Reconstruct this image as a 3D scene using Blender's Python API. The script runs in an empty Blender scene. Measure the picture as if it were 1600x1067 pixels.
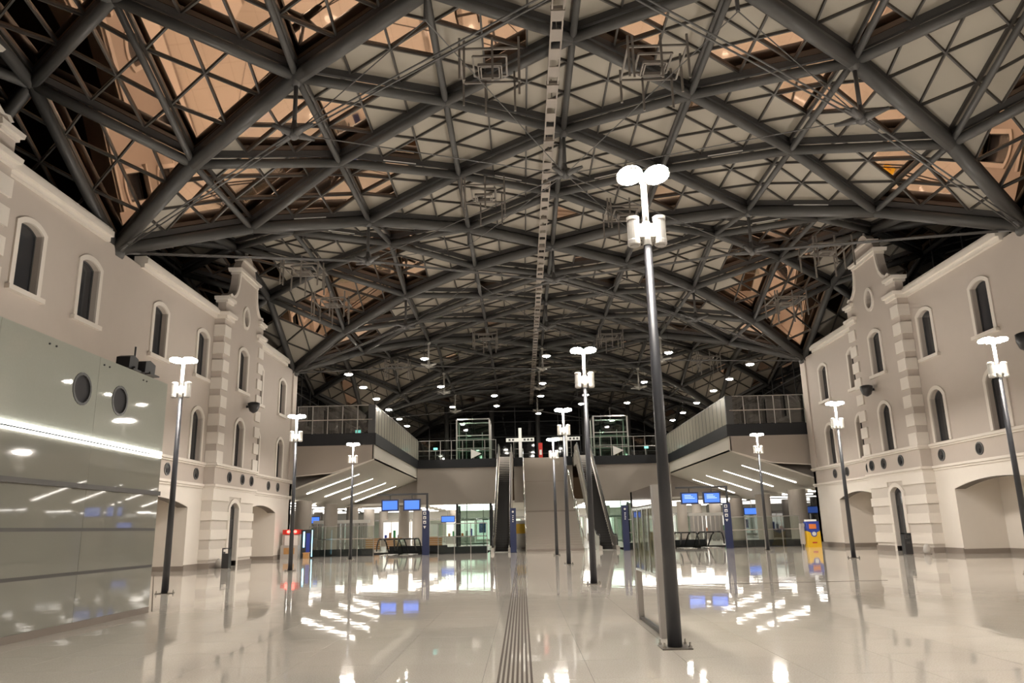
import bpy, math, random
from mathutils import Vector, Matrix
from mathutils.geometry import tessellate_polygon
random.seed(7)
SC = bpy.context.scene
COL = SC.collection
PI = math.pi

# ------------------------------------------------------------------ camera
F_PX, ROLL, EYE = 1192.57, .025, 1.6
fw = Vector((816.9-800, 825.3-533.5, F_PX)).normalized()
up = Vector((-math.sin(ROLL), -math.cos(ROLL), 0)); up = (up-fw*up.dot(fw)).normalized()
rt = up.cross(fw).normalized()
if rt.x < 0: rt = -rt
cd = bpy.data.cameras.new('camera'); cam = bpy.data.objects.new('camera', cd); COL.objects.link(cam)
cd.sensor_width = 36; cd.sensor_fit = 'HORIZONTAL'; cd.lens = F_PX*36/1600; cd.clip_end = 600; cd.clip_start = .05
m = Matrix(((rt.x, -rt.y, -rt.z, 0), (fw.x, -fw.y, -fw.z, 0), (up.x, -up.y, -up.z, EYE), (0, 0, 0, 1)))
cam.matrix_world = m
SC.camera = cam

# ------------------------------------------------------------------ world and exposure
w = bpy.data.worlds.new('night_sky'); SC.world = w; w.use_nodes = True
bg = w.node_tree.nodes['Background']; bg.inputs[0].default_value = (.10, .062, .035, 1); bg.inputs[1].default_value = .35
SC.view_settings.view_transform = 'Standard'; SC.view_settings.look = 'None'
SC.view_settings.gamma = 1; SC.view_settings.use_curve_mapping = False
SC.view_settings.exposure = 0.0
SC.cycles.use_denoising = True
SC.cycles.max_bounces = 7; SC.cycles.diffuse_bounces = 4; SC.cycles.glossy_bounces = 4
SC.cycles.transparent_max_bounces = 24; SC.cycles.transmission_bounces = 6
SC.cycles.sample_clamp_indirect = 6; SC.cycles.sample_clamp_direct = 0
SC.cycles.caustics_reflective = False; SC.cycles.caustics_refractive = False
LAMP_HEAD = 660.0    # radiance of the underside of the lamp post heads
LAMP_TOP = 230.0      # radiance of their milky upper shell
PENDANT = 260.0       # hanging downlights far down the hall
STRIP = 17.0           # linear lights under the galleries
CONCOURSE = 9.0       # ceiling strips of the lower concourse

# ------------------------------------------------------------------ materials
def mat(name, col, rough=.5, metal=0, spec=.5, emit=None, es=0, noise=0, nscale=8, bump=0, bscale=40, ior=1.5, coat=0):
    M = bpy.data.materials.new(name); M.use_nodes = True
    nt = M.node_tree; b = nt.nodes['Principled BSDF']
    b.inputs['Base Color'].default_value = (*col, 1); b.inputs['Roughness'].default_value = rough
    b.inputs['Metallic'].default_value = metal; b.inputs['Specular IOR Level'].default_value = spec
    b.inputs['IOR'].default_value = ior; b.inputs['Coat Weight'].default_value = coat; b.inputs['Coat Roughness'].default_value = .05
    if emit: b.inputs['Emission Color'].default_value = (*emit, 1); b.inputs['Emission Strength'].default_value = es
    tc = nt.nodes.new('ShaderNodeTexCoord')
    if noise:
        n = nt.nodes.new('ShaderNodeTexNoise'); n.inputs['Scale'].default_value = nscale; n.inputs['Detail'].default_value = 5
        mr = nt.nodes.new('ShaderNodeMapRange'); mr.inputs[3].default_value = 1-noise; mr.inputs[4].default_value = 1+noise
        mx = nt.nodes.new('ShaderNodeVectorMath'); mx.operation = 'SCALE'; mx.inputs[0].default_value = col
        nt.links.new(tc.outputs['Object'], n.inputs['Vector']); nt.links.new(n.outputs[0], mr.inputs[0])
        nt.links.new(mr.outputs[0], mx.inputs['Scale']); nt.links.new(mx.outputs[0], b.inputs['Base Color'])
    if bump:
        n = nt.nodes.new('ShaderNodeTexNoise'); n.inputs['Scale'].default_value = bscale; n.inputs['Detail'].default_value = 3
        bp = nt.nodes.new('ShaderNodeBump'); bp.inputs['Strength'].default_value = bump; bp.inputs['Distance'].default_value = .01
        nt.links.new(tc.outputs['Object'], n.inputs['Vector']); nt.links.new(n.outputs[0], bp.inputs['Height'])
        nt.links.new(bp.outputs[0], b.inputs['Normal'])
    return M
def glass_mat(name, tint, refl=.9, ior=1.5, base=0.02):
    M = bpy.data.materials.new(name); M.use_nodes = True; nt = M.node_tree; nt.nodes.clear()
    o = nt.nodes.new('ShaderNodeOutputMaterial'); mx = nt.nodes.new('ShaderNodeMixShader')
    t = nt.nodes.new('ShaderNodeBsdfTransparent'); g = nt.nodes.new('ShaderNodeBsdfGlossy'); f = nt.nodes.new('ShaderNodeFresnel')
    a = nt.nodes.new('ShaderNodeMath'); a.operation = 'ADD'; a.inputs[1].default_value = base
    t.inputs[0].default_value = (*tint, 1); g.inputs[0].default_value = (refl, refl, refl, 1); g.inputs['Roughness'].default_value = .02
    f.inputs[0].default_value = ior
    ge = nt.nodes.new('ShaderNodeNewGeometry'); sb = nt.nodes.new('ShaderNodeMath'); sb.operation = 'SUBTRACT'; sb.inputs[0].default_value = 1
    ml = nt.nodes.new('ShaderNodeMath'); ml.operation = 'MULTIPLY'      # only the face the light enters reflects
    nt.links.new(ge.outputs['Backfacing'], sb.inputs[1]); nt.links.new(f.outputs[0], a.inputs[0])
    nt.links.new(a.outputs[0], ml.inputs[0]); nt.links.new(sb.outputs[0], ml.inputs[1]); nt.links.new(ml.outputs[0], mx.inputs[0])
    nt.links.new(t.outputs[0], mx.inputs[1]); nt.links.new(g.outputs[0], mx.inputs[2]); nt.links.new(mx.outputs[0], o.inputs[0])
    return M
M = {}
M['wall'] = mat('plaster_taupe', (.50, .44, .39), .8, noise=.03, nscale=2, bump=.15, bscale=60)
M['wallb'] = mat('plaster_pale_taupe', (.58, .53, .475), .8)
M['trim'] = mat('plaster_cream', (.72, .665, .60), .7, noise=.02, nscale=3)
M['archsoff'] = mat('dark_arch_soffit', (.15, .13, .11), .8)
M['plinth'] = mat('plinth_stone', (.25, .21, .18), .5)
M['pane_dark'] = mat('dark_window_glass', (.035, .036, .04), .08, spec=.6)
M['frame_dark'] = mat('dark_window_frame', (.05, .05, .05), .5)
M['tube'] = mat('roof_steel_paint', (.062, .060, .057), .45, spec=.4)
M['beam'] = mat('roof_beam_paint', (.05, .047, .045), .6)
M['bar'] = mat('glazing_bar_paint', (.055, .05, .045), .5)
M['panel'] = mat('cream_roof_panel', (.30, .27, .225), .6, noise=.03, nscale=.6)
M['roofglass'] = mat('tinted_roof_glass', (.98, .68, .50), .03, metal=1)
M['rod'] = mat('tie_rod_steel', (.085, .082, .08), .45)
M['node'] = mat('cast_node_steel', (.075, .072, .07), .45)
M['nodelit'] = mat('cast_node_painted_lit', (.42, .40, .37), .45)  # paler copy of the node steel, lamp light put into its colour
M['pole'] = mat('dark_pole_paint', (.03, .031, .036), .38, spec=.5)
M['polelite'] = mat('white_pole_paint', (.62, .60, .56), .4)
M['steel'] = mat('brushed_steel', (.62, .60, .57), .22, metal=1)
M['steels'] = mat('satin_steel', (.66, .62, .56), .33, metal=.9)
M['steeld'] = mat('dull_steel', (.42, .40, .38), .4, metal=.8)
M['lamp'] = mat('lamp_lens', (1, 1, 1), .5, emit=(1, .93, .84), es=LAMP_HEAD)
M['lamptop'] = mat('lamp_shell', (1, 1, 1), .5, emit=(1, .93, .84), es=LAMP_TOP)
M['beigepane'] = mat('pale_beige_railing_pane', (.46, .43, .36), .2, spec=.6)  # opaque pale beige for the side panes of the galleries
M['pend'] = mat('pendant_lens', (1, 1, 1), .5, emit=(1, .93, .82), es=PENDANT)
M['strip'] = mat('linear_light_lens', (1, 1, 1), .5, emit=(1, .93, .84), es=STRIP)
M['stripk'] = mat('kiosk_light_lens', (1, 1, 1), .5, emit=(1, .97, .90), es=7)
M['conc'] = mat('concourse_light_lens', (1, 1, 1), .5, emit=(1, .95, .88), es=CONCOURSE)
M['plate'] = mat('worn_base_plate', (.16, .14, .12), .5, metal=.4)
M['black'] = mat('black_plastic', (.02, .02, .022), .4)
M['rubber'] = mat('black_rubber', (.015, .015, .015), .5)
M['band'] = mat('dark_edge_band', (.018, .019, .022), .55, spec=.3)
M['taupe'] = mat('taupe_cladding', (.36, .315, .275), .6, noise=.03, nscale=1)
M['taupel'] = mat('light_taupe_soffit', (.66, .62, .55), .6)
M['stair'] = mat('stair_stone', (.36, .315, .27), .55)
M['step'] = mat('escalator_step', (.035, .032, .03), .6)
M['glass'] = glass_mat('clear_glass', (.88, .93, .90))
M['glassg'] = glass_mat('green_lift_glass', (.72, .84, .78), base=.06)
M['glassr'] = glass_mat('grey_railing_glass', (.55, .57, .54), base=.10)
M['darkwall'] = mat('dark_glazed_facade', (.012, .012, .013), .04, spec=.7)
M['mull'] = mat('facade_mullion', (.06, .06, .06), .4)
M['kglass'] = mat('grey_green_back_painted_glass', (.28, .275, .24), .03, spec=.8, coat=.3)
M['kglassu'] = mat('frosted_green_glass', (.46, .48, .43), .03, spec=.4, noise=.04, nscale=30)
M['krail'] = mat('kiosk_dark_rail', (.08, .075, .07), .4)
M['discd'] = mat('matt_dark_disc', (.05, .05, .055), .6, spec=.2)
M['blue'] = mat('navy_sign_paint', (.012, .02, .07), .35)
M['screen'] = mat('blue_screen', (.02, .05, .2), .2, emit=(.09, .25, 1.0), es=1.1)
M['screenw'] = mat('screen_text_light', (.5, .6, .8), .3, emit=(.5, .75, 1), es=1)
M['white'] = mat('white_paint', (.75, .73, .69), .5)
M['whiteglow'] = mat('backlit_white_sign', (.7, .7, .67), .5, emit=(1, .97, .9), es=.18)
M['fillglow'] = mat('concourse_fill_glow', (.8, .8, .78), .5, emit=(1, .95, .86), es=1.1)  # added glow that brightens the concourse
M['glasst'] = glass_mat('thin_clear_glass', (.93, .96, .94), ior=1.15, base=.03)
M['yellow'] = mat('yellow_paint', (.85, .52, .02), .4)
M['bluep'] = mat('royal_blue_paint', (.03, .06, .38), .4)
M['red'] = mat('red_paint', (.5, .03, .02), .4)
M['redlight'] = mat('red_lamp_glow', (.6, .02, .02), .4, emit=(1, .08, .06), es=9)
M['cyanlight'] = mat('cyan_lamp_glow', (.3, .6, .8), .4, emit=(.35, .8, 1), es=3)
M['green'] = mat('green_paint', (.05, .3, .12), .4)
M['orange'] = mat('orange_paint', (.7, .2, .04), .5)
M['wood'] = mat('light_wood', (.48, .26, .10), .5, noise=.2, nscale=6)
M['mirrorp'] = mat('dark_mirror_panel', (.25, .23, .24), .06, metal=1)
M['boardgrey'] = mat('board_grey_paint', (.45, .42, .39), .35)
M['paper'] = mat('yellowed_map_paper', (.60, .54, .34), .6, noise=.4, nscale=5)
M['concwall'] = mat('concourse_wall', (.80, .77, .71), .6)
M['concfloor'] = mat('concourse_floor', (.78, .75, .69), .2)
M['column'] = mat('column_concrete', (.40, .355, .31), .6, noise=.03, nscale=2)
M['exit'] = mat('exit_sign_glow', (.1, .5, .4), .4, emit=(.25, .85, .8), es=2.5)
M['tact'] = mat('tactile_metal_bar', (.09, .07, .055), .75, spec=.15)
M['galv'] = mat('grey_hanging_profile', (.18, .16, .14), .5)
M['tray'] = mat('cable_tray_steel', (.24, .205, .175), .5)

def floor_mat(name, joints):
    Mm = mat(name, (.60, .535, .455), .08, spec=.55)
    nt = Mm.node_tree; b = nt.nodes['Principled BSDF']
    tc = nt.nodes.new('ShaderNodeTexCoord')
    n = nt.nodes.new('ShaderNodeTexNoise'); n.inputs['Scale'].default_value = 55; n.inputs['Detail'].default_value = 6
    n2 = nt.nodes.new('ShaderNodeTexNoise'); n2.inputs['Scale'].default_value = .35; n2.inputs['Detail'].default_value = 4
    nt.links.new(tc.outputs['Object'], n.inputs['Vector']); nt.links.new(tc.outputs['Object'], n2.inputs['Vector'])
    cr = nt.nodes.new('ShaderNodeValToRGB'); cr.color_ramp.elements[0].position = .35; cr.color_ramp.elements[1].position = .65
    cr.color_ramp.elements[0].color = (.60, .545, .475, 1); cr.color_ramp.elements[1].color = (.71, .66, .59, 1)
    nt.links.new(n.outputs[0], cr.inputs[0])
    out = cr.outputs[0]
    if joints:
        br = nt.nodes.new('ShaderNodeTexBrick'); br.offset = 0; br.inputs['Scale'].default_value = 1
        br.inputs['Brick Width'].default_value = 1.2; br.inputs['Row Height'].default_value = 1.2; br.inputs['Mortar Size'].default_value = .006
        br.inputs['Color1'].default_value = (1, 1, 1, 1); br.inputs['Color2'].default_value = (.97, .97, .97, 1); br.inputs['Mortar'].default_value = (.55, .5, .45, 1)
        nt.links.new(tc.outputs['Object'], br.inputs['Vector'])
        mx = nt.nodes.new('ShaderNodeMix'); mx.data_type = 'RGBA'; mx.blend_type = 'MULTIPLY'; mx.inputs[0].default_value = 1
        nt.links.new(out, mx.inputs[6]); nt.links.new(br.outputs[0], mx.inputs[7]); out = mx.outputs[2]
    nt.links.new(out, b.inputs['Base Color'])
    n3 = nt.nodes.new('ShaderNodeTexNoise'); n3.inputs['Scale'].default_value = 1.6; n3.inputs['Detail'].default_value = 2
    nt.links.new(tc.outputs['Object'], n3.inputs['Vector'])
    bp = nt.nodes.new('ShaderNodeBump'); bp.inputs['Strength'].default_value = 1; bp.inputs['Distance'].default_value = .0022
    nt.links.new(n3.outputs[0], bp.inputs['Height']); nt.links.new(bp.outputs[0], b.inputs['Normal'])
    mr = nt.nodes.new('ShaderNodeMapRange'); mr.inputs[3].default_value = .02; mr.inputs[4].default_value = .05
    nt.links.new(n2.outputs[0], mr.inputs[0]); nt.links.new(mr.outputs[0], b.inputs['Roughness'])
    return Mm
M['floor'] = floor_mat('polished_stone_tile', False)
M['floorj'] = floor_mat('polished_stone_field', True)

# ------------------------------------------------------------------ mesh building
class MB:
    def __init__(s): s.v = []; s.f = []
    def add(s, vs, fs):
        o = len(s.v); s.v += [tuple(p) for p in vs]; s.f += [tuple(i+o for i in f) for f in fs]; return s
    def box(s, x0, x1, y0, y1, z0, z1):
        return s.add([(x0,y0,z0),(x1,y0,z0),(x1,y1,z0),(x0,y1,z0),(x0,y0,z1),(x1,y0,z1),(x1,y1,z1),(x0,y1,z1)],
                     [(0,3,2,1),(4,5,6,7),(0,1,5,4),(1,2,6,5),(2,3,7,6),(3,0,4,7)])
    def tube(s, a, b, r, r2=None, n=8, cap=True):
        a = Vector(a); b = Vector(b); r2 = r if r2 is None else r2; d = (b-a)
        if d.length < 1e-6: return s
        d.normalize(); u = d.orthogonal().normalized(); v = d.cross(u); vs = []
        for p, q in ((a, r), (b, r2)):
            for k in range(n):
                t = 2*PI*k/n; vs.append(p+u*math.cos(t)*q+v*math.sin(t)*q)
        fs = [(k, (k+1) % n, n+(k+1) % n, n+k) for k in range(n)]
        if cap: fs += [tuple(range(n-1, -1, -1)), tuple(range(n, 2*n))]
        return s.add(vs, fs)
    def bar(s, a, b, w, h, upv=(0, 0, 1)):
        a = Vector(a); b = Vector(b); d = (b-a)
        if d.length < 1e-6: return s
        d.normalize(); u = d.cross(Vector(upv))
        if u.length < 1e-4: u = d.orthogonal()
        u.normalize(); v = u.cross(d); vs = []
        for p in (a, b):
            for i, j in ((-1,-1),(1,-1),(1,1),(-1,1)): vs.append(p+u*(i*w/2)+v*(j*h/2))
        return s.add(vs, [(3,2,1,0),(4,5,6,7),(0,1,5,4),(1,2,6,5),(2,3,7,6),(3,0,4,7)])
    def path(s, pts, r, n=8):
        for i in range(len(pts)-1): s.tube(pts[i], pts[i+1], r, n=n)
        return s
    def prism(s, outer, holes, fmap, d0, d1):
        """polygon with holes in (u,v), extruded from d0 to d1; fmap(u,v,d)->xyz"""
        loops = [list(outer)]+[list(h) for h in holes]
        tris = tessellate_polygon([[Vector((p[0], p[1], 0)) for p in l] for l in loops])
        pts = [p for l in loops for p in l]; n = len(pts)
        vs = [fmap(p[0], p[1], d0) for p in pts]+[fmap(p[0], p[1], d1) for p in pts]
        fs = [tuple(t) for t in tris]+[tuple(n+i for i in reversed(t)) for t in tris]
        o = 0
        for l in loops:
            k = len(l)
            for i in range(k): fs.append((o+i, o+(i+1) % k, n+o+(i+1) % k, n+o+i))
            o += k
        return s.add(vs, fs)
    def lathe(s, prof, c=(0, 0, 0), n=16, sx=1, sy=1):
        vs = []; fs = []; m_ = len(prof)
        for r, z in prof:
            for k in range(n):
                t = 2*PI*k/n; vs.append((c[0]+r*math.cos(t)*sx, c[1]+r*math.sin(t)*sy, c[2]+z))
        for i in range(m_-1):
            for k in range(n): fs.append((i*n+k, i*n+(k+1) % n, (i+1)*n+(k+1) % n, (i+1)*n+k))
        fs += [tuple(range(n-1, -1, -1)), tuple(range((m_-1)*n, m_*n))]
        return s.add(vs, fs)
    def mesh(s, name, material, smooth=False):
        me = bpy.data.meshes.new(name); me.from_pydata(s.v, [], s.f)
        me.materials.append(M[material] if isinstance(material, str) else material)
        if smooth: me.polygons.foreach_set('use_smooth', [True]*len(me.polygons))
        me.update(); return me
def link(name, me, parent=None, loc=(0, 0, 0), kind=None, label=None):
    o = bpy.data.objects.new(name, me); COL.objects.link(o); o.location = loc
    if parent: o.parent = parent
    if kind: o['kind'] = kind
    if label: o['label'] = label
    return o
def part(name, mb, material, parent, kind=None, label=None, smooth=False):
    return link(name, mb.mesh(name, material, smooth), parent, kind=kind, label=label)
def tag(o, label, cat, group=None, kind=None):
    o['label'] = label; o['category'] = cat
    if group: o['group'] = group
    if kind: o['kind'] = kind
    return o
def thing(name, label, cat, loc=(0, 0, 0), rz=0, group=None, kind=None):
    o = bpy.data.objects.new(name, None); COL.objects.link(o); o.location = loc; o.rotation_euler = (0, 0, rz)
    o.empty_display_size = .1
    return tag(o, label, cat, group, kind)
def struct(name, label, cat, mb=None, material=None):
    if mb is None: return thing(name, label, cat, kind='structure')
    o = link(name, mb.mesh(name, material)); return tag(o, label, cat, None, 'structure')
def dup(root, loc, label, rz=0):
    r = root.copy(); COL.objects.link(r); r.location = loc; r.rotation_euler = (0, 0, rz); r['label'] = label
    for ch in list(root.children):
        c = ch.copy(); COL.objects.link(c); c.parent = r
        for g in list(ch.children):
            d = g.copy(); COL.objects.link(d); d.parent = c
    return r
CX = 2.1           # centre line of the hall
W = 18.2           # half width between the two long facades
XW = lambda y: y
# ------------------------------------------------------------------ floor
fl = MB().box(-24, 28, -10, 54.95, -.3, -.006)
fl.box(-2.45, 6.9, 54.95, 62, -.3, -.006)
fl.box(-24, 28, 61.5, 112, -.3, -.006).box(-24, -15.3, 54.95, 61.5, -.3, -.006).box(19.4, 28, 54.95, 61.5, -.3, -.006)
floor = struct('floor', 'polished beige stone floor of the station hall', 'floor', fl, M['beam'])
T = 1.2; tx0, ty0 = -.48-T*8, 7.7
me_t = None; cntt = 0
x_lo, x_hi, y_lo, y_hi = 1e9, -1e9, ty0, 0
NX, NY = 18, 14
mt = MB().box(.002, T-.002, .002, T-.002, -.006, 0).mesh('tile', 'floor')
for j in range(NY):
    for i in range(NX):
        link('tile', mt, floor, (tx0+i*T, ty0+j*T, 0))
X0t, X1t, Y1t = tx0, tx0+NX*T, ty0+NY*T
far = MB()
far.box(-24, X0t, -10, 54.95, -.006, 0).box(X1t, 28, -10, 54.95, -.006, 0).box(X0t, X1t, -10, ty0, -.006, 0).box(X0t, X1t, Y1t, 54.95, -.006, 0)
far.box(-2.45, 6.9, 54.95, 61.5, -.006, 0)
part('stone_paving', far, M['floorj'], floor, kind='stuff', label='far field of the polished beige stone paving')
part('lower_paving', MB().box(-24, 28, 61.5, 112, -.006, 0).box(-24, -15.3, 54.95, 61.5, -.006, 0).box(19.4, 28, 54.95, 61.5, -.006, 0), 'concfloor', floor, label='pale floor of the concourse beyond the railings')
part('dark_floor_line', MB().box(2.6, 9.9, 21.86, 21.93, 0, .004).box(12.4, 20, 19.95, 20.02, 0, .004), 'tact', floor, label='dark line across the paving')
part('dark_floor_line', MB().bar((-8.2, 17.6, .001), (-15.9, 34, .001), .03, .004), 'tact', floor)  # thin dark lines laid over the paving
# tactile strip
ts = thing('tactile_strip', 'ribbed dark tactile guide strip running up the floor to the staircase', 'tactile paving', (0, 0, 0))
for k in range(8):
    x = -.30+k*.052
    part('guide_bar', MB().bar((x, 2, .003), (x-.06, 53.5, .003), .026, .008), 'tact', ts)

# ------------------------------------------------------------------ long facades
def arch(y, w_, z0, zs, rise, n=10):
    R_ = (w_*w_+rise*rise)/(2*rise); zc = zs+rise-R_; a0 = math.asin(min(1, w_/R_))
    pts = [(y-w_, z0), (y+w_, z0), (y+w_, zs)]
    for k in range(1, n): t = a0*(1-2*k/n); pts.append((y+R_*math.sin(t), zc+R_*math.cos(t)))
    pts.append((y-w_, zs)); return pts
def ellipse(y, z, ry, rz, n=20): return [(y+ry*math.cos(2*PI*k/n), z+rz*math.sin(2*PI*k/n)) for k in range(n)]
win_no = [0]
def facade(s, side, yc):
    def fm(u, v, d): return (CX+s*(W-d), u, v)
    A = yc-41.95
    place = {-1: 'left', 1: 'right'}[s]
    yc2 = 18.55+A
    Yend = 54.0
    ya, yb = 29.2+A, 30.8+A
    up_y = [yc-9.0, yc-4.3, yc+4.25, yc+9.0]
    sec_a = [23.4+A, 26.95+A]
    lows = up_y
    near_y = [yc2-4.4, yc2-9.0]
    WW = .60
    def wu(y): return arch(y, WW, 9.4, 11.52, .20)
    def wl(y): return arch(y, WW, 5.22, 7.35, .38)
    root = struct('wall_'+place, f'taupe plastered {place} facade with cream trim, windows and a curved gable', 'wall')
    # upper wall
    blocks = [(-6, yc2-3, near_y[::-1], near_y[::-1]), (yc2+3, ya, sec_a, sec_a), (ya, yc-3, up_y[:2], lows[:2]), (yc+3, Yend, up_y[2:], lows[2:])]
    for bi, (y0, y1, us, ls) in enumerate(blocks):
        d1 = .12 if bi == 1 else 0
        top = 12.9
        part('wall_field', MB().prism([(y0, 4.05), (y1, 4.05), (y1, top), (y0, top)], [wu(y) for y in us]+[wl(y) for y in ls], fm, -.45, d1), 'wall', root)
    part('attic_slab', MB().prism([(-6, 12.3), (Yend, 12.3), (Yend, 12.5), (-6, 12.5)], [], fm, -6, -.45), 'beam', root)
    part('end_wall', MB().prism([(Yend-.4, 0), (Yend, 0), (Yend, 12.9), (Yend-.4, 12.9)], [], fm, -5, 0), 'wall', root)
    part('end_pilaster', MB().prism([(Yend-.9, 5.2), (Yend, 5.2), (Yend, 12.9), (Yend-.9, 12.9)], [], fm, 0, .10), 'wall', root)
    # lower wall with niches
    n1 = arch(34.0+A, 3.35, 0, 2.95, .38, 14); n2 = arch(yc+6.05, 2.75, 0, 2.95, .38, 14)
    part('ground_wall', MB().prism([(yc2+3, 0), (yc-3, 0), (yc-3, 4.05), (yc2+3, 4.05)], [], fm, -2.1, 0) if False else
         MB().prism([(-6, 0)]+[(34.0+A-3.35, 0)]+[p for p in reversed(n1[2:])]+[(34.0+A+3.35, 0), (yc-3, 0), (yc-3, 4.05), (-6, 4.05)], [], fm, -.5, 0), 'trim', root)
    part('ground_wall', MB().prism([(yc+3, 0), (yc+6.05-2.75, 0)]+[p for p in reversed(n2[2:])]+[(yc+6.05+2.75, 0), (Yend, 0), (Yend, 4.05), (yc+3, 4.05)], [], fm, -.5, 0), 'trim', root)
    for cy, hw, na in ((34.0+A, 3.35, n1), (yc+6.05, 2.75, n2)):
        for e0, e1 in ((cy-hw-.3, cy-hw), (cy+hw, cy+hw+.3)):
            part('niche_cheek', MB().prism([(e0, 0), (e1, 0), (e1, 3.7), (e0, 3.7)], [], fm, -2.1, -.5), 'trim', root)
        part('niche_ceiling', MB().prism([(cy-hw, 3.6), (cy+hw, 3.6), (cy+hw, 3.7), (cy-hw, 3.7)], [], fm, -2.1, -.5), 'trim', root)
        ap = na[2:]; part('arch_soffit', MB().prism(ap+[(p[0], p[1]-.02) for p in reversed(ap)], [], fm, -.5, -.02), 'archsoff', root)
    part('niche_back', MB().prism([(30, 0), (Yend-.5, 0), (Yend-.5, 4), (30, 4)], [], fm, -2.4, -2.1), 'trim', root)
    part('niche_plinth', MB().prism([(30.7+A, 0), (37.3+A, 0), (37.3+A, .22), (30.7+A, .22)], [], fm, -2.1, -2.07).prism([(yc+3.35, 0), (yc+8.75, 0), (yc+8.75, .22), (yc+3.35, .22)], [], fm, -2.1, -2.07)
         .prism([(37.33+A, 0), (37.35+A, 0), (37.35+A, .22), (37.33+A, .22)], [], fm, -2.1, .02).prism([(yc+8.77, 0), (yc+8.8, 0), (yc+8.8, .22), (yc+8.77, .22)], [], fm, -2.1, .02), 'plinth', root)
    # plinth along piers
    pl = MB()
    for y0, y1, d in ((-6, 30.65+A, .03), (37.35+A, yc-3, .03), (yc+8.8, Yend, .03), (yc-3.03, yc-.62, .59), (yc+.62, yc+3.03, .59)):
        pl.prism([(y0, 0), (y1, 0), (y1, .26), (y0, .26)], [], fm, 0, d)
    part('plinth', pl, 'plinth', root)
    # ledges of the middle band, wrapped round the projecting centre
    def ledge(z0, z1, d, name='ledge'):
        for y0, y1, dd in ((-6, yc2-3-d, 0), (yc2-3-d, yc2+3+d, .5), (yc2+3+d, yc-3-d, 0), (yc-3-d, yc+3+d, .55), (yc+3+d, Yend+.05, 0)):
            part(name, MB().prism([(y0, z0), (y1, z0), (y1, z1), (y0, z1)], [], fm, 0 if dd == 0 else 0, dd+d), 'trim', root)
    ledge(4.0, 4.12, .13); ledge(3.9, 4.0, .06); ledge(5.06, 5.18, .16); ledge(4.98, 5.06, .08)
    # centre avant-corps
    for c, full in ((yc2, False), (yc, True)):
        D = .55 if full else .5
        g = [(3, 4.0), (3, 13.1)]
        gp = [(3, 13.1), (3.0, 14.0), (2.75, 14.02), (2.7, 14.22), (2.5, 14.35), (2.25, 14.28), (1.95, 14.45), (1.7, 14.75), (1.55, 15.15), (1.48, 15.55), (1.45, 15.95),
              (1.28, 16.1), (1.3, 16.22), (1.22, 16.45), (1.05, 16.68), (.92, 16.82), (.72, 16.86), (.66, 17.02), (.48, 17.22), (.26, 17.34), (.08, 17.38)]
        contour = [(c-3, 4.0), (c+3, 4.0)]+[(c+a_, z) for a_, z in gp]+[(c-a_, z) for a_, z in reversed(gp)]
        oc = ellipse(c, 13.62, .36, .50)
        part('gable_front', MB().prism([(c-3, 4.0), (c+3, 4.0), (c+3, 12.9), (c-3, 12.9)], [wu(c), wl(c)], fm, -.45, D), 'wall', root)
        part('gable_crown', MB().prism([(c-3, 12.9), (c+3, 12.9)]+[(c+a_, z) for a_, z in gp]+[(c-a_, z) for a_, z in reversed(gp)], [oc], fm, D-.42, D), 'wall', root)
        # raised cream moulding that follows the curve
        inner = [(a_-.16 if a_ > .5 else a_*.6, z-.1) for a_, z in gp[3:12]]
        for sg in (1, -1):
            o_ = [(c+sg*a_, z) for a_, z in gp[3:12]]; i_ = [(c+sg*a_, z) for a_, z in inner]
            part('curved_moulding', MB().prism(o_+i_[::-1], [], fm, D, D+.09), 'trim', root)
        part('tier_cornice', MB().prism([(c-1.6, 15.95), (c+1.6, 15.95), (c+1.72, 16.12), (c-1.72, 16.12)], [], fm, D-.55, D+.22).prism([(c-1.5, 15.8), (c+1.5, 15.8), (c+1.5, 15.95), (c-1.5, 15.95)], [], fm, D-.45, D+.12), 'trim', root)
        part('attic_cornice', MB().prism([(c-.95, 16.76), (c+.95, 16.76), (c+1.0, 16.86), (c-1.0, 16.86)], [], fm, D-.5, D+.12), 'trim', root)
        fx, fy, fz = fm(c, 17.34, D-.2)
        part('finial', MB().lathe([(.13, 0), (.16, .05), (.07, .1), (.11, .2), (.05, .3), (.02, .52)], (fx, fy, fz), 10), 'trim', root, smooth=True)
        part('oculus_surround', MB().prism(ellipse(c, 13.62, .54, .68), [oc], fm, D-.02, D+.07), 'trim', root)
        part('oculus_pane', MB().prism(ellipse(c, 13.62, .38, .52), [], fm, D-.36, D-.33), 'pane_dark', root)
        for sg in (1, -1):   # pedestals with their caps beside the crown
            y0, y1 = sorted((c+sg*3.0, c+sg*2.2)); e = .12
            part('pedestal_cap', MB().prism([(y0-e, 13.85), (y1+e, 13.85), (y1+e+.06, 14.02), (y0-e-.06, 14.02)], [], fm, D-.6, D+.2).prism([(y0-.05, 13.72), (y1+.05, 13.72), (y1+.05, 13.85), (y0-.05, 13.85)], [], fm, D-.55, D+.1), 'trim', root)
            y0, y1 = sorted((c+sg*3.0, c+sg*2.0)); e = .1
            part('pilaster_cornice', MB().prism([(y0-e, 12.98), (y1+e, 12.98), (y1+e+.06, 13.16), (y0-e-.06, 13.16)], [], fm, -.1, D+.26).prism([(y0-.06, 12.8), (y1+.05, 12.8), (y1+.05, 12.98), (y0-.06, 12.98)], [], fm, -.1, D+.13), 'trim', root)
            for k in range(8):   # quoins
                zt = 12.45-.95*k
                yy0, yy1 = sorted((c+sg*3.07, c+sg*2.25))
                q = MB().prism([(yy0, zt-.6), (yy1, zt-.6), (yy1, zt), (yy0, zt)], [], fm, .02, D+.08)
                part('quoin', q, 'trim', root)
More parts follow.
